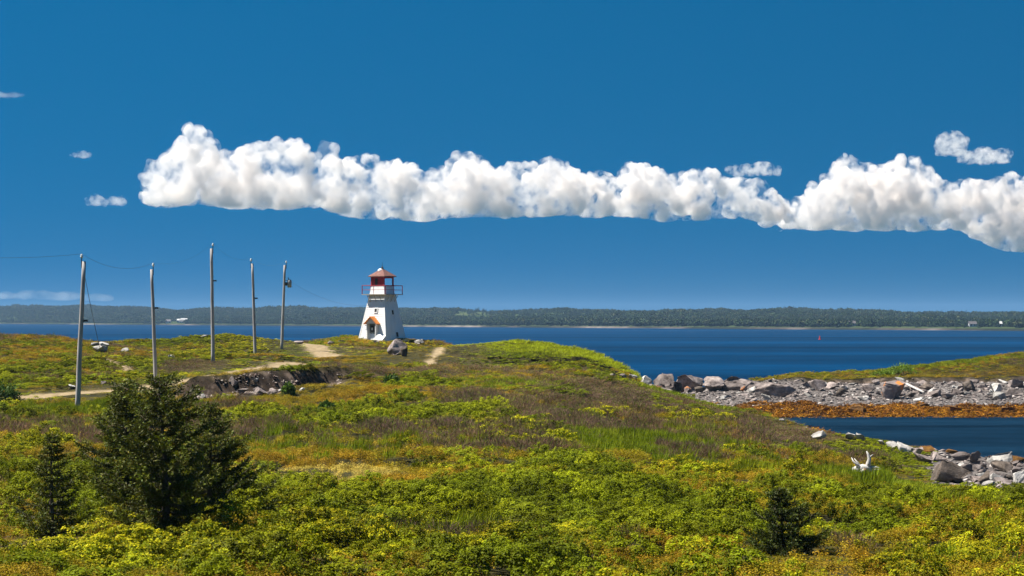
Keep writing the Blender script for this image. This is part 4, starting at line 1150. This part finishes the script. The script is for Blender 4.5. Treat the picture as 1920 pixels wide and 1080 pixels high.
def stone_mat(name, c0, c1, c2, lichen=None):
    m, nt, out = new_mat(name)
    b = N(nt, 'ShaderNodeBsdfPrincipled', Roughness=0.85); b.inputs['Specular IOR Level'].default_value = 0.25
    tc = N(nt, 'ShaderNodeTexCoord'); oi = N(nt, 'ShaderNodeObjectInfo')
    vm = N(nt, 'ShaderNodeVectorMath'); vm.operation = 'ADD'
    vs = N(nt, 'ShaderNodeVectorMath'); vs.operation = 'SCALE'; vs.inputs[0].default_value = (37, 19, 53); nt.links.new(oi.outputs['Random'], vs.inputs['Scale'])
    g = N(nt, 'ShaderNodeNewGeometry')
    nt.links.new(g.outputs['Position'], vm.inputs[0]); nt.links.new(vs.outputs[0], vm.inputs[1])
    n1 = noise(nt, vm.outputs[0], 1.4, 8, 0.68)
    col = ramp(nt, n1.outputs[0], [(0.32, c0), (0.5, c1), (0.68, c2)]).outputs[0]
    if lichen:
        n2 = noise(nt, vm.outputs[0], 1.1, 5, 0.6)
        mr = N(nt, 'ShaderNodeMapRange'); mr.inputs[1].default_value = 0.55; mr.inputs[2].default_value = 0.62; nt.links.new(n2.outputs[0], mr.inputs[0])
        col = mixc(nt, mr.outputs[0], col, lichen)
    br = N(nt, 'ShaderNodeMapRange'); br.inputs[3].default_value = 0.62; br.inputs[4].default_value = 1.3; nt.links.new(oi.outputs['Random'], br.inputs[0])
    vx = N(nt, 'ShaderNodeVectorMath'); vx.operation = 'SCALE'; nt.links.new(col, vx.inputs[0]); nt.links.new(br.outputs[0], vx.inputs['Scale'])
    nt.links.new(vx.outputs[0], b.inputs['Base Color'])
    bp = N(nt, 'ShaderNodeBump', Strength=0.8, Distance=0.08); nt.links.new(noise(nt, vm.outputs[0], 4.5, 7, 0.72).outputs[0], bp.inputs['Height'])
    nt.links.new(bp.outputs[0], b.inputs['Normal']); nt.links.new(b.outputs[0], out.inputs['Surface'])
    return m
m_stone = stone_mat('grey_pink_stone', (0.05, 0.040, 0.037), (0.19, 0.155, 0.142), (0.37, 0.31, 0.285))
m_pale = stone_mat('pale_stone', (0.14, 0.13, 0.12), (0.36, 0.34, 0.315), (0.58, 0.555, 0.52))
m_brownst = stone_mat('brown_stone', (0.03, 0.023, 0.018), (0.10, 0.078, 0.062), (0.22, 0.175, 0.145))
m_lichen = stone_mat('lichened_stone', (0.06, 0.05, 0.05), (0.17, 0.14, 0.13), (0.28, 0.23, 0.21), (0.42, 0.15, 0.03))
m_wet = stone_mat('weed_hung_stone', (0.03, 0.015, 0.006), (0.12, 0.055, 0.01), (0.26, 0.12, 0.015))
_rocks = {}
def rock(name, px, py, w, h, mat, label, group=None, lo=25.0, seed=None, deep=0.9, rz=None, cat='rock', d=None, sink=0.12, tilt=0.0):
    """px, py: middle of the foot in the photograph; w, h: width and height there"""
    seed = seed if seed is not None else random.randint(0, 9999)
    g = ground(px, py, lo) if d is None else stand(px, d)
    m = g.y / FPX
    V, F = rock_mesh(seed, 4 if w >= 24 else 3)
    sx, sz = w * m / 2, h * m * (1 + sink)
    V = V * np.array([sx, sx * deep, sz])
    me = np_mesh(name, V, F, mat)
    o = link(bpy.data.objects.new(name, me))
    o.location = (g.x, g.y + sx * deep * 0.5, g.z - sz * sink); o.rotation_euler = (0, tilt, (random.uniform(-0.35, 0.35) if rz is None else rz))
    return tag(o, label, cat, group)
# by the near shore of the lagoon
NEAR = [(1782,905,76,42,m_brownst,'big dark brown boulder at the grass edge by the lagoon'),(1762,866,33,19,m_stone,'rounded grey rock behind the big dark boulder'),(1798,864,37,16,m_stone,'low striped grey rock at the lagoon edge beside a black-shadowed one'),
        (1829,866,26,21,m_stone,'upright grey rock with a dark side at the lagoon edge'),(1876,868,44,22,m_pale,'large pale rock standing highest along the near lagoon edge'),(1834,881,34,18,m_stone,'grey rock in the middle of the near rock pile'),
        (1881,886,44,21,m_brownst,'dark wedge of rock just below the large pale one'),(1905,891,20,18,m_lichen,'small rusty rock close to the right edge of the picture'),(1848,909,28,26,m_brownst,'rounded brown rock at the front of the near rock pile'),
        (1913,909,32,28,m_pale,'smooth pinkish boulder cut by the right edge of the picture'),(1834,906,34,13,m_stone,'low grey slab right of the big dark boulder'),(1852,914,22,13,m_pale,'small pale stone at the front of the near rock pile'),
        (1881,914,34,17,m_stone,'flat grey rock at the front near the right edge'),(1868,896,26,12,m_stone,'small grey rock wedged between brown and flat rocks'),(1733,868,30,18,m_stone,'grey slab sloping down behind the grass edge'),
        (1812,884,22,14,m_lichen,'small tan rock behind the big dark boulder'),(1892,900,18,10,m_brownst,'small brown stone left of the smooth pinkish boulder')]
for k, (px, py, w, h, mt, lb) in enumerate(NEAR): rock('shore_rock', px, py, w, h, mt, lb, 'rocks on the near shore of the lagoon', seed=300 + k)
for k, (px, py, w, h, mt, lb) in enumerate([(1538,827,30,19,m_pale,'grey-white pointed rock at the far left of the lagoon bank'),(1594,825,22,15,m_pale,'left half of the pair of bright white rocks on the bank'),(1612,827,22,15,m_pale,'right half of the pair of bright white rocks on the bank'),
        (1652,834,13,9,m_pale,'smallest white stone on the lagoon bank'),(1672,839,22,12,m_pale,'low white rock left of the squarish white block'),(1700,849,36,22,m_pale,'squarish white block of rock on the lagoon bank'),(1721,856,24,18,m_stone,'grey rock just right of the squarish white block')]):
    rock('bank_rock', px, py, w, h, mt, lb, 'white rocks along the lagoon bank', seed=340 + k)
rock('bank_rock', 1466, 790, 15, 7, m_pale, 'tiny white stone at the left tip of the lagoon', seed=350)
# boulders closing the gap between the turf and the spit
GAP = [(1208,718,30,27,m_pale,'pale grey boulder against the end of the green turf'),(1246,731,50,38,m_stone,'large peaked boulder, second right of the green turf'),(1294,736,52,35,m_stone,'broad rounded boulder in the middle of the gap'),
       (1339,734,44,28,m_stone,'smooth sloping boulder at the right end of the gap'),(1262,737,30,24,m_brownst,'dark boulder low between two large ones in the gap'),(1226,722,20,16,m_brownst,'small dark rock tucked beside the pale grey boulder'),
       (1313,737,22,13,m_brownst,'small dark rock in front of the smooth sloping boulder'),(1188,712,18,10,m_pale,'small pale stone under the lip of the turf'),(1168,709,14,8,m_stone,'grey stone under the turf, left of a pale one'),(1148,707,16,7,m_stone,'flat grey stone under the turf edge, farthest left')]
for k, (px, py, w, h, mt, lb) in enumerate(GAP): rock('boulder', px, py, w, h, mt, lb, 'boulders closing the gap beside the turf', lo=150 if px < 1200 else 172, seed=360 + k)
rf = random.Random(77)
for k in range(16):
    px = rf.uniform(1200, 1375); rock('gap_boulder', px, rf.uniform(724, 739), rf.uniform(12, 26), rf.uniform(9, 20), rf.choice([m_stone, m_brownst, m_stone, m_lichen]), 'lesser grey boulder wedged among the big ones in the gap', 'lesser boulders in the gap', lo=170, seed=900 + k)
for k in range(14):
    px = rf.uniform(1748, 1925); rock('pile_rock', px, rf.uniform(862, 912), rf.uniform(12, 26), rf.uniform(8, 17), rf.choice([m_stone, m_brownst, m_stone, m_pale]), 'lesser rock filling the pile on the near lagoon shore', 'lesser rocks of the near pile', seed=930 + k)
rock('rock_slab', 1400, 733, 88, 29, m_stone, 'long pinkish slab rising to the start of the spit grass', lo=182, seed=377, deep=0.5, tilt=-0.08)
rock('rock_slab', 1455, 743, 78, 26, m_stone, 'broad pinkish slab in front of the spit grass', lo=178, seed=379, deep=0.5)
SPITR = [(1401,734,28,19,m_lichen,'orange-stained rock against the long pinkish slab'),(1534,733,30,22,m_stone,'pale-topped grey boulder where the spit grass begins'),(1514,728,18,14,m_stone,'narrow grey rock left of the pale-topped boulder'),(1559,730,20,14,m_stone,'round grey rock just right of the pale-topped boulder'),
         (1577,744,20,17,m_brownst,'dark stone on the shingle below the round grey rock'),(1630,736,28,17,m_stone,'domed grey rock left of the orange-lichened boulder'),(1675,748,50,35,m_lichen,'largest boulder on the spit, stained with orange lichen'),(1688,719,20,12,m_pale,'pale rock perched behind the orange-lichened boulder'),
         (1738,733,28,18,m_brownst,'dark cleft boulder right of the driftwood log'),(1717,732,18,13,m_stone,'grey rock leaning on a dark cleft boulder'),(1755,744,26,15,m_stone,'square grey boulder on the upper shingle'),(1778,749,26,12,m_stone,'low pinkish boulder on the mid shingle'),(1796,742,26,14,m_stone,'grey boulder below the dark high rock'),
         (1816,733,28,20,m_brownst,'dark high rock under the turf edge of the spit'),(1868,741,28,23,m_pale,'cream-coloured boulder standing out on the right shingle'),(1875,750,26,16,m_pale,'second cream boulder, lower and greyer, on the right shingle'),(1905,727,30,16,m_stone,'grey boulder high on the shingle near the right edge'),
         (1903,742,34,16,m_stone,'broad grey boulder at the right edge of the shingle'),(1644,722,14,11,m_stone,'small round stone on the slope above the domed rock'),(1846,727,16,9,m_stone,'small grey rock between the dark high rock and the cream boulder')]
for k, (px, py, w, h, mt, lb) in enumerate(SPITR): rock('spit_boulder', px, py, w, h, mt, lb, 'boulders along the shingle spit', lo=172, seed=400 + k)
for k, (px, py, w, h, lb) in enumerate([(1610,774,34,15,'left dark weed-hung rock at the waterline of the spit'),(1790,774,30,14,'right dark weed-hung rock at the waterline of the spit'),(1546,772,22,9,'low weed-hung rock left of the other two'),(1890,772,24,10,'low weed-hung rock near the right edge'),(1735,765,22,9,'weed-hung rock by the foot of the driftwood log'),
                                        (1738,848,28,12,'rusty weed-covered rock behind the grey slab'),(1785,852,24,9,'weed-covered rock in the water behind the near rock pile'),(1908,868,30,14,'weed-covered rock in the water near the right edge')]):
    rock('weed_rock', px, py, w, h, m_wet, lb, 'weed-hung rocks in the lagoon', lo=95 if py > 800 else 150, seed=430 + k)
# around the lighthouse and on the plain
rock('boulder', 742, 666, 36, 31, m_stone, 'tall jagged boulder in front of the lighthouse', lo=150, seed=451)
rock('boulder', 757, 669, 14, 22, m_brownst, 'dark leaning rock against the tall jagged boulder', lo=150, seed=452)
for k, (px, py, w, h, mt, lb) in enumerate([(703,646,20,8,m_stone,'low grey rock in the grass below the lighthouse door'),(620,646,14,7,m_stone,'left of two grey rocks beside the lighthouse track'),(640,644,12,6,m_stone,'right of two grey rocks beside the lighthouse track'),
        (186,661,28,15,m_pale,'biggest white rock on the plain, left of the poles'),(193,652,24,11,m_pale,'white rock heaped behind the biggest one on the plain'),(178,651,16,9,m_pale,'smaller white rock at the back left of the white heap'),(233,661,18,9,m_pale,'flat white rock right of the white heap'),
        (323,673,15,8,m_pale,'pale stone on the plain between the second and third poles'),(384,634,18,6,m_pale,'white rocks on the crest left of the middle pole'),(136,729,14,8,m_pale,'pale stone at the path beside the nearest pole'),(193,722,12,8,m_stone,'reddish stone above the path by the nearest pole'),
        (768,739,10,5,m_pale,'lone white stone on the green mound'),(760,643,16,9,m_pale,'pale rocks right behind the jagged boulder'),(786,645,20,9,m_pale,'pale rock on the shore right of the lighthouse'),(560,644,20,5,m_stone,'grey stones on the crest by the last pole')]):
    rock('field_stone', px, py, w, h, mt, lb, 'stones lying on the headland', lo=118 if py < 740 and px != 768 else 95, seed=470 + k)
# broken rock in the gully bank
rg = random.Random(8)
GUL = [(381,752,11,16,'upright pale stone at the left end of the gully'),(441,733,24,17,'pink block high in the gully bank'),(487,742,34,16,'largest pink slab slumped in the gully'),(455,741,22,12,'broken pink rock left of the largest slab'),(545,741,20,7,'flat pale stone on the gully floor'),
       (566,737,12,9,'pale stone at the right of the gully floor'),(478,727,14,9,'white stone near the top of the gully bank'),(372,742,16,10,'dark stone under the left lip of the gully'),(512,741,16,9,'grey rock right of the largest pink slab')]
for k, (px, py, w, h, lb) in enumerate(GUL): rock('gully_rock', px, py, w, h, m_pale if k in (0, 4, 5, 6) else m_stone, lb, 'larger rocks in the gully', lo=108, seed=500 + k)
proto_meshes = [np_mesh('stone', rock_mesh(700 + k, 2, 9, 0.08)[0] * np.array([1, 1, 0.9]), ICO2[1], m_stone if k % 4 else m_pale) for k in range(10)]
def small_stones(name, spots, lab, grp, smin, smax):
    for (x, y) in spots:
        o = link(bpy.data.objects.new(name, random.choice(proto_meshes)))
        s = smin * (smax / smin) ** (random.random() ** 1.6)
        o.scale = (s, s * random.uniform(0.6, 1.0), s * random.uniform(0.7, 1.2))
        o.location = (x, y, zat(x, y) - s * 0.2); o.rotation_euler = (random.uniform(-.3, .3), random.uniform(-.3, .3), random.uniform(0, 6.28))
        tag(o, lab, 'stone', grp)
sp = []
while len(sp) < 34:
    px = rg.uniform(352, 600); d = np.interp(px, [345,430,520,600], [114.0,115.0,117.0,120.2]) - rg.uniform(-0.2, 1.6)
    sp.append(((px - 960) / FPX * d, d))
small_stones('gully_stone', sp, 'small broken stone strewn over the gully floor', 'small stones strewn in the gully', 0.09, 0.26)
sp = []
while len(sp) < 200:
    px = rg.uniform(1345, 1960); d = rg.uniform(178.5, 194.5); x = (px - 960) / FPX * d
    sp.append((x, d))
small_stones('beach_stone', sp, 'grey stone lying on the shingle of the spit', 'loose stones on the spit shingle', 0.22, 0.62)
sp = []
while len(sp) < 46:
    px = rg.uniform(1725, 1960); d = rg.uniform(82, 106); x = (px - 960) / FPX * d
    z = zat(x, d)
    if 0.1 < z < 1.25: sp.append((x, d))
small_stones('cove_stone', sp, 'small stone among the rocks on the near lagoon shore', 'small stones of the near lagoon shore', 0.12, 0.32)
# shingle and rockweed nobody could count
def beach_fill():
    n = 42000; x = R.uniform(8, 66, n); y = R.uniform(78, 206, n)
    ok = np.abs(x) < 0.257 * y * 1.2; x, y = x[ok], y[ok]
    z = land(x, y); mp, mb, mbe, mw = masks(x, y, z)
    ok = (mbe > 0.5) & (mw < 0.5) & (z > 0.1); wd = (mw > 0.35) & (z > -0.25) & (z < 0.75)
    return (x[ok], y[ok], z[ok]), (x[wd], y[wd], z[wd])
(gx_, gy_, gz_), (wx, wy, wz) = beach_fill()
m_grav = leaf_mat('shingle_stone', 0.0, rough=0.85)
pm = []
for k in range(4):
    V, F = rock_mesh(800 + k, 2, 8, 0.06); pm.append(shaded(np_mesh('pebble', V * np.array([1, 1, 0.8]), F, m_grav), np.ones((len(V), 4))))
def fill(name, x, y, z, s0, s1, cols, prot, label, zf=1.0, sink=0.2):
    n = len(x); s = s0 * (s1 / s0) ** (R.uniform(0, 1, n) ** 1.8)
    t = np.array(cols)[R.integers(0, len(cols), n)] * R.uniform(0.6, 1.35, (n, 1))
    rot = np.stack([R.normal(0, 0.2, n), R.normal(0, 0.2, n), R.uniform(0, 6.28, n)], 1)
    scatter(name, np.stack([x, y, z - s * sink], 1), rot, np.stack([s, s * R.uniform(0.6, 1, n), s * R.uniform(0.6, 1.1, n) * zf], 1), rgba(t), R.integers(0, len(prot), n), prot, label)
fill('shingle', gx_, gy_, gz_, 0.08, 0.26, [(0.16, 0.135, 0.128), (0.23, 0.195, 0.182), (0.09, 0.078, 0.075), (0.33, 0.295, 0.275)], pm, 'grey and pinkish shingle covering the beach')
wp = [leafy(60, 0.5, 0.28, 0.26, 0.10, up=-0.1, spread=0.5) for k in range(3)]
fill('rockweed', wx, wy, wz, 0.55, 1.2, [(0.27, 0.115, 0.008), (0.18, 0.072, 0.008), (0.34, 0.155, 0.012), (0.07, 0.028, 0.006)], wp, 'orange-brown rockweed draped along the tide line', 0.8, 0.02)
# stony rubble in the gully
n = 1500; px_ = R.uniform(346, 640, n); e_ = R.uniform(-2.3, 0.2, n)
dl = np.interp(px_, [345,385,430,470,520,560,600,632,655], [114.6,115.2,115.9,116.3,118.0,119.6,121.0,121.8,122.6]) + e_
gx2 = (px_ - 960) / FPX * dl; gz2 = land(gx2, dl); 
ok = fbm(gx2 * 0.6, dl * 0.6, seed=44, oct=2) > 0.42
fill('gully_rubble', gx2[ok], dl[ok], gz2[ok], 0.04, 0.15, [(0.30, 0.24, 0.21), (0.42, 0.36, 0.31), (0.18, 0.13, 0.11)], pm, 'crumbled stone rubble on the gully bank')

# ---- driftwood
m_drift = paint('bleached_driftwood', (0.50, 0.475, 0.44), (0.26, 0.23, 0.20), 0.9, 0.8, 5.0)
m_driftd = paint('driftwood_heart', (0.20, 0.10, 0.06), (0.12, 0.07, 0.05), 0.6)
g = ground(1618, 896) + Vector((0, 0, 0.18))
k_ = g.y / FPX
e = empty('driftwood_stump', g); tag(e, 'bleached white driftwood stump with roots in the air on the grass', 'driftwood')
def dpt(px, py, off=0.0): return Vector(((px - 1618) * k_, off, (896 - py) * k_))
def limb(name, pts, radii, mat=m_drift):
    mb = MB(); mb.tube(pts, radii, 8); return mb.build(name, mat, e, True)
limb('trunk', [dpt(1580,897,.1), dpt(1592,893), dpt(1604,889), dpt(1617,886,-.05), dpt(1628,888), dpt(1640,894,.1)], [0.06, 0.12, 0.16, 0.19, 0.17, 0.08])
limb('root', [dpt(1626,886), dpt(1627,876,-.05), dpt(1629,868,-.05), dpt(1627,860), dpt(1624,854)], [0.13, 0.10, 0.08, 0.055, 0.02])
limb('root', [dpt(1612,885,-.1), dpt(1604,878,-.15), dpt(1598,872,-.1), dpt(1596,866)], [0.07, 0.055, 0.035, 0.012])
limb('root', [dpt(1615,884,.1), dpt(1608,876,.1), dpt(1602,868,.15)], [0.055, 0.04, 0.012])
limb('root', [dpt(1634,890,.1), dpt(1646,892,.2), dpt(1656,890,.2)], [0.12, 0.11, 0.05])
limb('branch', [dpt(1584,896,.1), dpt(1576,895,.15), dpt(1567,896,.2)], [0.09, 0.06, 0.03])
limb('root', [dpt(1620,888,-.1), dpt(1610,893,-.4), dpt(1598,897,-.6)], [0.10, 0.07, 0.03])
limb('root', [dpt(1628,886), dpt(1640,884,-.1), dpt(1650,886,-.2)], [0.10, 0.06, 0.02])
limb('branch', [dpt(1628,868,-.05), dpt(1633,862,-.05), dpt(1636,860,-.05)], [0.05, 0.025, 0.01])
limb('branch', [dpt(1590,893), dpt(1583,888,.1), dpt(1577,887,.1)], [0.05, 0.03, 0.01])
limb('broken_heart', [dpt(1616,889,-.2), dpt(1623,890,-.22)], [0.10, 0.09], m_driftd)
def log(pa, pb, d, r, label):
    a = stand(pa, d); b = stand(pb, d - 5.0); mb = MB(); n = 6
    A = a + Vector((0, 0, r + 0.55)); B = b + Vector((0, 0, r * 1.2 + 0.1))
    mb.tube([A.lerp(B, i / n) - A + Vector((0, 0, random.uniform(-.03, .03))) for i in range(n + 1)], [r * (1 - 0.35 * i / n) for i in range(n + 1)], 8)
    o = mb.build('driftwood_log', m_drift, None, True); o.location = A
    tag(o, label, 'driftwood')
log(1692, 1732, 189, 0.13, 'straight white driftwood log slanting down the shingle spit')

# ---- channel buoy
bd = 870.0; bp_ = pix(1537, 637, bd); bp_.z = 0.0
bd = HC * FPX / (637 - HZ); bx = (1537 - 960) / FPX * bd
e = empty('channel_buoy', (bx, bd, 0.0)); e.scale = (0.72, 0.72, 0.72); tag(e, 'small red channel buoy floating on the open sea', 'buoy')
m_buoy = paint('buoy_red', (0.55, 0.03, 0.02), (0.3, 0.03, 0.02), 0.4)
mb = MB(); mb.lathe([(0.3, -0.5), (0.62, -0.1), (0.62, 0.35), (0.5, 0.45)], 12); mb.build('float', m_buoy, e, True)
mb = MB(); mb.lathe([(0.40, 0.452), (0.30, 1.2), (0.28, 1.9), (0.05, 2.1)], 10, (0.0, 0, 0)); mb.build('tower', m_buoy, e)
mb = MB(); mb.lathe([(0.05, 2.1), (0.12, 2.12), (0.12, 2.3), (0.04, 2.4)], 8); mb.build('lamp', m_iron, e)

# ---- spruces and shrubs
m_needle, nt, out = new_mat('spruce_needles')
la = attr(nt, 'shade'); p_ = N(nt, 'ShaderNodeBsdfPrincipled', Roughness=0.6); p_.inputs['Specular IOR Level'].default_value = 0.2
tr2 = N(nt, 'ShaderNodeBsdfTranslucent'); mx = N(nt, 'ShaderNodeMixShader'); mx.inputs[0].default_value = 0.2
nt.links.new(la.outputs['Color'], p_.inputs['Base Color']); nt.links.new(la.outputs['Color'], tr2.inputs['Color'])
nt.links.new(p_.outputs[0], mx.inputs[1]); nt.links.new(tr2.outputs[0], mx.inputs[2]); nt.links.new(mx.outputs[0], out.inputs['Surface'])
m_bark = paint('spruce_bark', (0.10, 0.075, 0.055), (0.20, 0.17, 0.14), 0.6, 0.9, 6.0)

def spruce(name, base, height, reach, seed, label, dens=1.0, lean=(0.0, 0.0), profile=None, col=(0.056, 0.064, 0.008), skirts=1.0, bias=None):
    """a ragged coastal spruce: whorls of drooping, upturned boughs carrying flat sprays of needles"""
    rr = np.random.default_rng(seed); e = empty(name, base); tag(e, label, 'spruce', 'spruces on the heath')
    n = 10; lean = Vector((lean[0], lean[1], 0))
    spine = [Vector((0, 0, height * i / n)) + lean * (i / n) ** 1.5 * height + Vector((rr.normal(0, .012), rr.normal(0, .012), 0)) * height * 0.3 for i in range(n + 1)]
    mb = MB(); mb.tube(spine, [0.028 * height * (1 - 0.93 * i / n) for i in range(n + 1)], 8); mb.build('trunk', m_bark, e, True)
    C = []; U = []; W = []; Ls = []; Bs = []; Sh = []
    bw = MB(); nl = 0.05 + 0.009 * height
    z = 0.03
    while z < 0.985:
        t = z
        r = reach * (profile(t) if profile else (1 - t) ** 0.8)
        nb = max(3, int((8 if t < 0.8 else 6) * dens))
        ph = rr.uniform(0, 6.28)
        for k in range(nb):
            a = ph + 6.283 * k / nb + rr.normal(0, 0.25)
            L = max(0.06 * height * 0.5, r * rr.uniform(0.40, 1.28))
            if bias is not None: L *= 1 + bias * math.cos(a) * (1 - t)
            L *= 0.62 + 0.75 * float(vnoise(np.array([a * 1.3]), np.array([t * 5.0]), seed=seed)[0])
            if rr.uniform() < 0.10: L *= 0.4
            f = z * n; i = min(int(f), n - 1); p0 = spine[i].lerp(spine[i + 1], f - i)
            dirv = Vector((math.cos(a), math.sin(a), 0)); el = 0.45 * t + 0.02 + rr.normal(0, 0.10)
            m_ = 6; pts = [p0 + dirv * (L * q / m_) + Vector((0, 0, L * (el * (q / m_) - 0.22 * (1 - t) * math.sin(q / m_ * 3.0) + 0.10 * (q / m_) ** 2))) for q in range(m_ + 1)]
            bw.tube(pts, [0.010 * (1.2 - q / m_) * (0.5 + L) for q in range(m_ + 1)], 3, False)
            side = Vector((-math.sin(a), math.cos(a), 0))
            ns = max(5, int(L / 0.042 * dens))
            tone = rr.uniform(0.7, 1.3)
            for s in range(ns):
                q = 0.16 + 0.84 * (s + rr.uniform()) / ns
                fi = q * m_; ii = min(int(fi), m_ - 1); pp = pts[ii].lerp(pts[ii + 1], fi - ii)
                tl = (0.10 + 0.20 * L * (1.15 - q)) * rr.uniform(0.6, 1.2)
                for sg in (-1, 1, 0):
                    if sg == 0 and q < 0.5: continue
                    tw = (dirv * (0.75 if sg else 1.0) + side * sg * 0.75 + Vector((0, 0, rr.normal(0.12, 0.25)))).normalized()
                    # needles along this twig
                    nn = max(3, int(tl / 0.030))
                    for j in range(nn):
                        c = pp + tw * (tl * j / nn)
                        u = (tw * 0.8 + Vector(tuple(rr.normal(0, 0.55, 3))) + Vector((0, 0, 0.12))).normalized()
                        C.append(c[:]); U.append(u[:]); Ls.append(nl * rr.uniform(0.7, 1.25)); Bs.append(nl * 0.34)
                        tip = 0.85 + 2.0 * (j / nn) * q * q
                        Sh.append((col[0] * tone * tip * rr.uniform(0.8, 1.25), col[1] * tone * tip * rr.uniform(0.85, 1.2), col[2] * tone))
        z += (0.035 + 0.02 * rr.uniform()) * (1.0 if t < 0.7 else 0.8) * (3.0 / height) ** 0.75 * 1.15
    bw.build('boughs', m_bark, e)
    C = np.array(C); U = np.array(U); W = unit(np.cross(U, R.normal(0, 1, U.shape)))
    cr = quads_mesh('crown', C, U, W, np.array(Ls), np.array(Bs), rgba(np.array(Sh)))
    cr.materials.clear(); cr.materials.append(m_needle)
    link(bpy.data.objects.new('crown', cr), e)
    return e
def tree_at(px, py, pytop, reach_px, seed, label, **kw):
    g = ground(px, py); m = g.y / FPX
    return spruce('spruce_tree', g - Vector((0, 0, 0.08)), (py - pytop) * m, reach_px * m, seed, label, **kw)
broad = lambda t: np.interp(t, [0, 0.15, 0.3, 0.42, 0.5, 0.65, 0.8, 0.92, 1.0], [0.75, 0.85, 0.85, 1.0, 0.72, 0.74, 0.55, 0.24, 0.04])
slim = lambda t: np.interp(t, [0, 0.1, 0.35, 0.6, 0.8, 1.0], [0.9, 1.0, 0.75, 0.45, 0.25, 0.04])
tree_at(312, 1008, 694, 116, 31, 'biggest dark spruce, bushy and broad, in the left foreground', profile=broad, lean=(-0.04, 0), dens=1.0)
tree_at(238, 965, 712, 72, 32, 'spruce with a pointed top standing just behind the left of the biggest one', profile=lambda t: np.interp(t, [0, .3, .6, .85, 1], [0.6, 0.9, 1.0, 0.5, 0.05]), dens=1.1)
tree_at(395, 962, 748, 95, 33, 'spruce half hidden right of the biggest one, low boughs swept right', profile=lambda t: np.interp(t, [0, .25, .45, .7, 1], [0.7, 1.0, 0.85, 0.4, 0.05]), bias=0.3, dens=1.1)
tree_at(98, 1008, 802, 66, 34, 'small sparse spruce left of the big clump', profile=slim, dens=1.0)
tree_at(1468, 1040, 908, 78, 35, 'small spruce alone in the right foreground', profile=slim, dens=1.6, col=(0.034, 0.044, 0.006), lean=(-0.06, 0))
def shrub(px, py, w, h, seed, label, tint, lo=25.0):
    g = ground(px, py, lo); m = g.y / FPX; sx, sz = w * m / 2, h * m
    e = empty('green_shrub', g); tag(e, label, 'shrub', 'rounded shrubs standing above the heath')
    rr = np.random.default_rng(seed); n = 1500
    cl = unit(rr.normal(0, 1, (26, 3))); cl[:, 2] = np.abs(cl[:, 2]); cl *= np.array([sx, sx * 0.8, sz * 0.8])
    k = rr.integers(0, 26, n); C = cl[k] * 0.72 + rr.normal(0, 1, (n, 3)) * np.array([sx, sx, sz]) * 0.14 + np.array([0, 0, sz * 0.18])
    U = unit(rr.normal(0, 0.6, (n, 3)) + np.array([0, 0, 0.4])); Wd = unit(np.cross(U, rr.normal(0, 1, (n, 3))))
    s = rr.uniform(0.10, 0.18, n)
    me = quads_mesh('crown', C, U, Wd, s, s * 0.6, rgba(np.array(tint)[None] * rr.uniform(0.6, 1.35, (n, 1)) * (1 + 0.25 * rr.normal(0, 1, 26))[k][:, None].clip(0.5, 1.6)))
    me.materials.clear(); me.materials.append(m_needle); link(bpy.data.objects.new('crown', me), e)
    for q in range(4):
        mb = MB(); c = cl[q * 5]; mb.tube([(0, 0, -0.1), tuple(c * 0.4), tuple(c * 0.8)], [0.05, 0.035, 0.015], 5); mb.build('stem', m_bark, e)
shrub(8, 760, 66, 46, 61, 'dark green rounded shrub at the left edge of the picture', (0.055, 0.105, 0.012))
shrub(1690, 702, 60, 20, 62, 'bright green shrub patch on the crest of the spit', (0.15, 0.24, 0.012), 190)
shrub(1655, 706, 50, 13, 63, 'lower green shrub just left of the spit crest shrub', (0.16, 0.24, 0.012), 190)
shrub(541, 742, 26, 22, 64, 'small green shrub growing inside the gully', (0.10, 0.17, 0.015), 108)
shrub(735, 722, 30, 18, 65, 'dark green bush on the near mound below the lighthouse', (0.06, 0.11, 0.01))
shrub(612, 776, 34, 22, 66, 'dark green bush on the slope below the gully', (0.06, 0.11, 0.01))
# ------------------------------------------------------------------ the air between here and the far hills
m_haze, nt, out = new_mat('haze')
hv = N(nt, 'ShaderNodeVolumePrincipled')
hv.inputs['Color'].default_value = (0.36, 0.58, 0.84, 1)
hv.inputs['Density'].default_value = 0.00008
hv.inputs['Anisotropy'].default_value = 0.0
nt.links.new(hv.outputs['Volume'], out.inputs['Volume'])
hx, hy0, hy1, hz0, hz1 = 5300.0, -3100.0, 7200.0, -8.0, 60.0
o = mesh_obj('haze', [(-hx,hy0,hz0),(hx,hy0,hz0),(hx,hy1,hz0),(-hx,hy1,hz0),(-hx,hy0,hz1),(hx,hy0,hz1),(hx,hy1,hz1),(-hx,hy1,hz1)],
             [(0,3,2,1),(4,5,6,7),(0,1,5,4),(1,2,6,5),(2,3,7,6),(3,0,4,7)], m_haze)
tag(o, 'thin blue summer haze over the bay', kind='stuff')
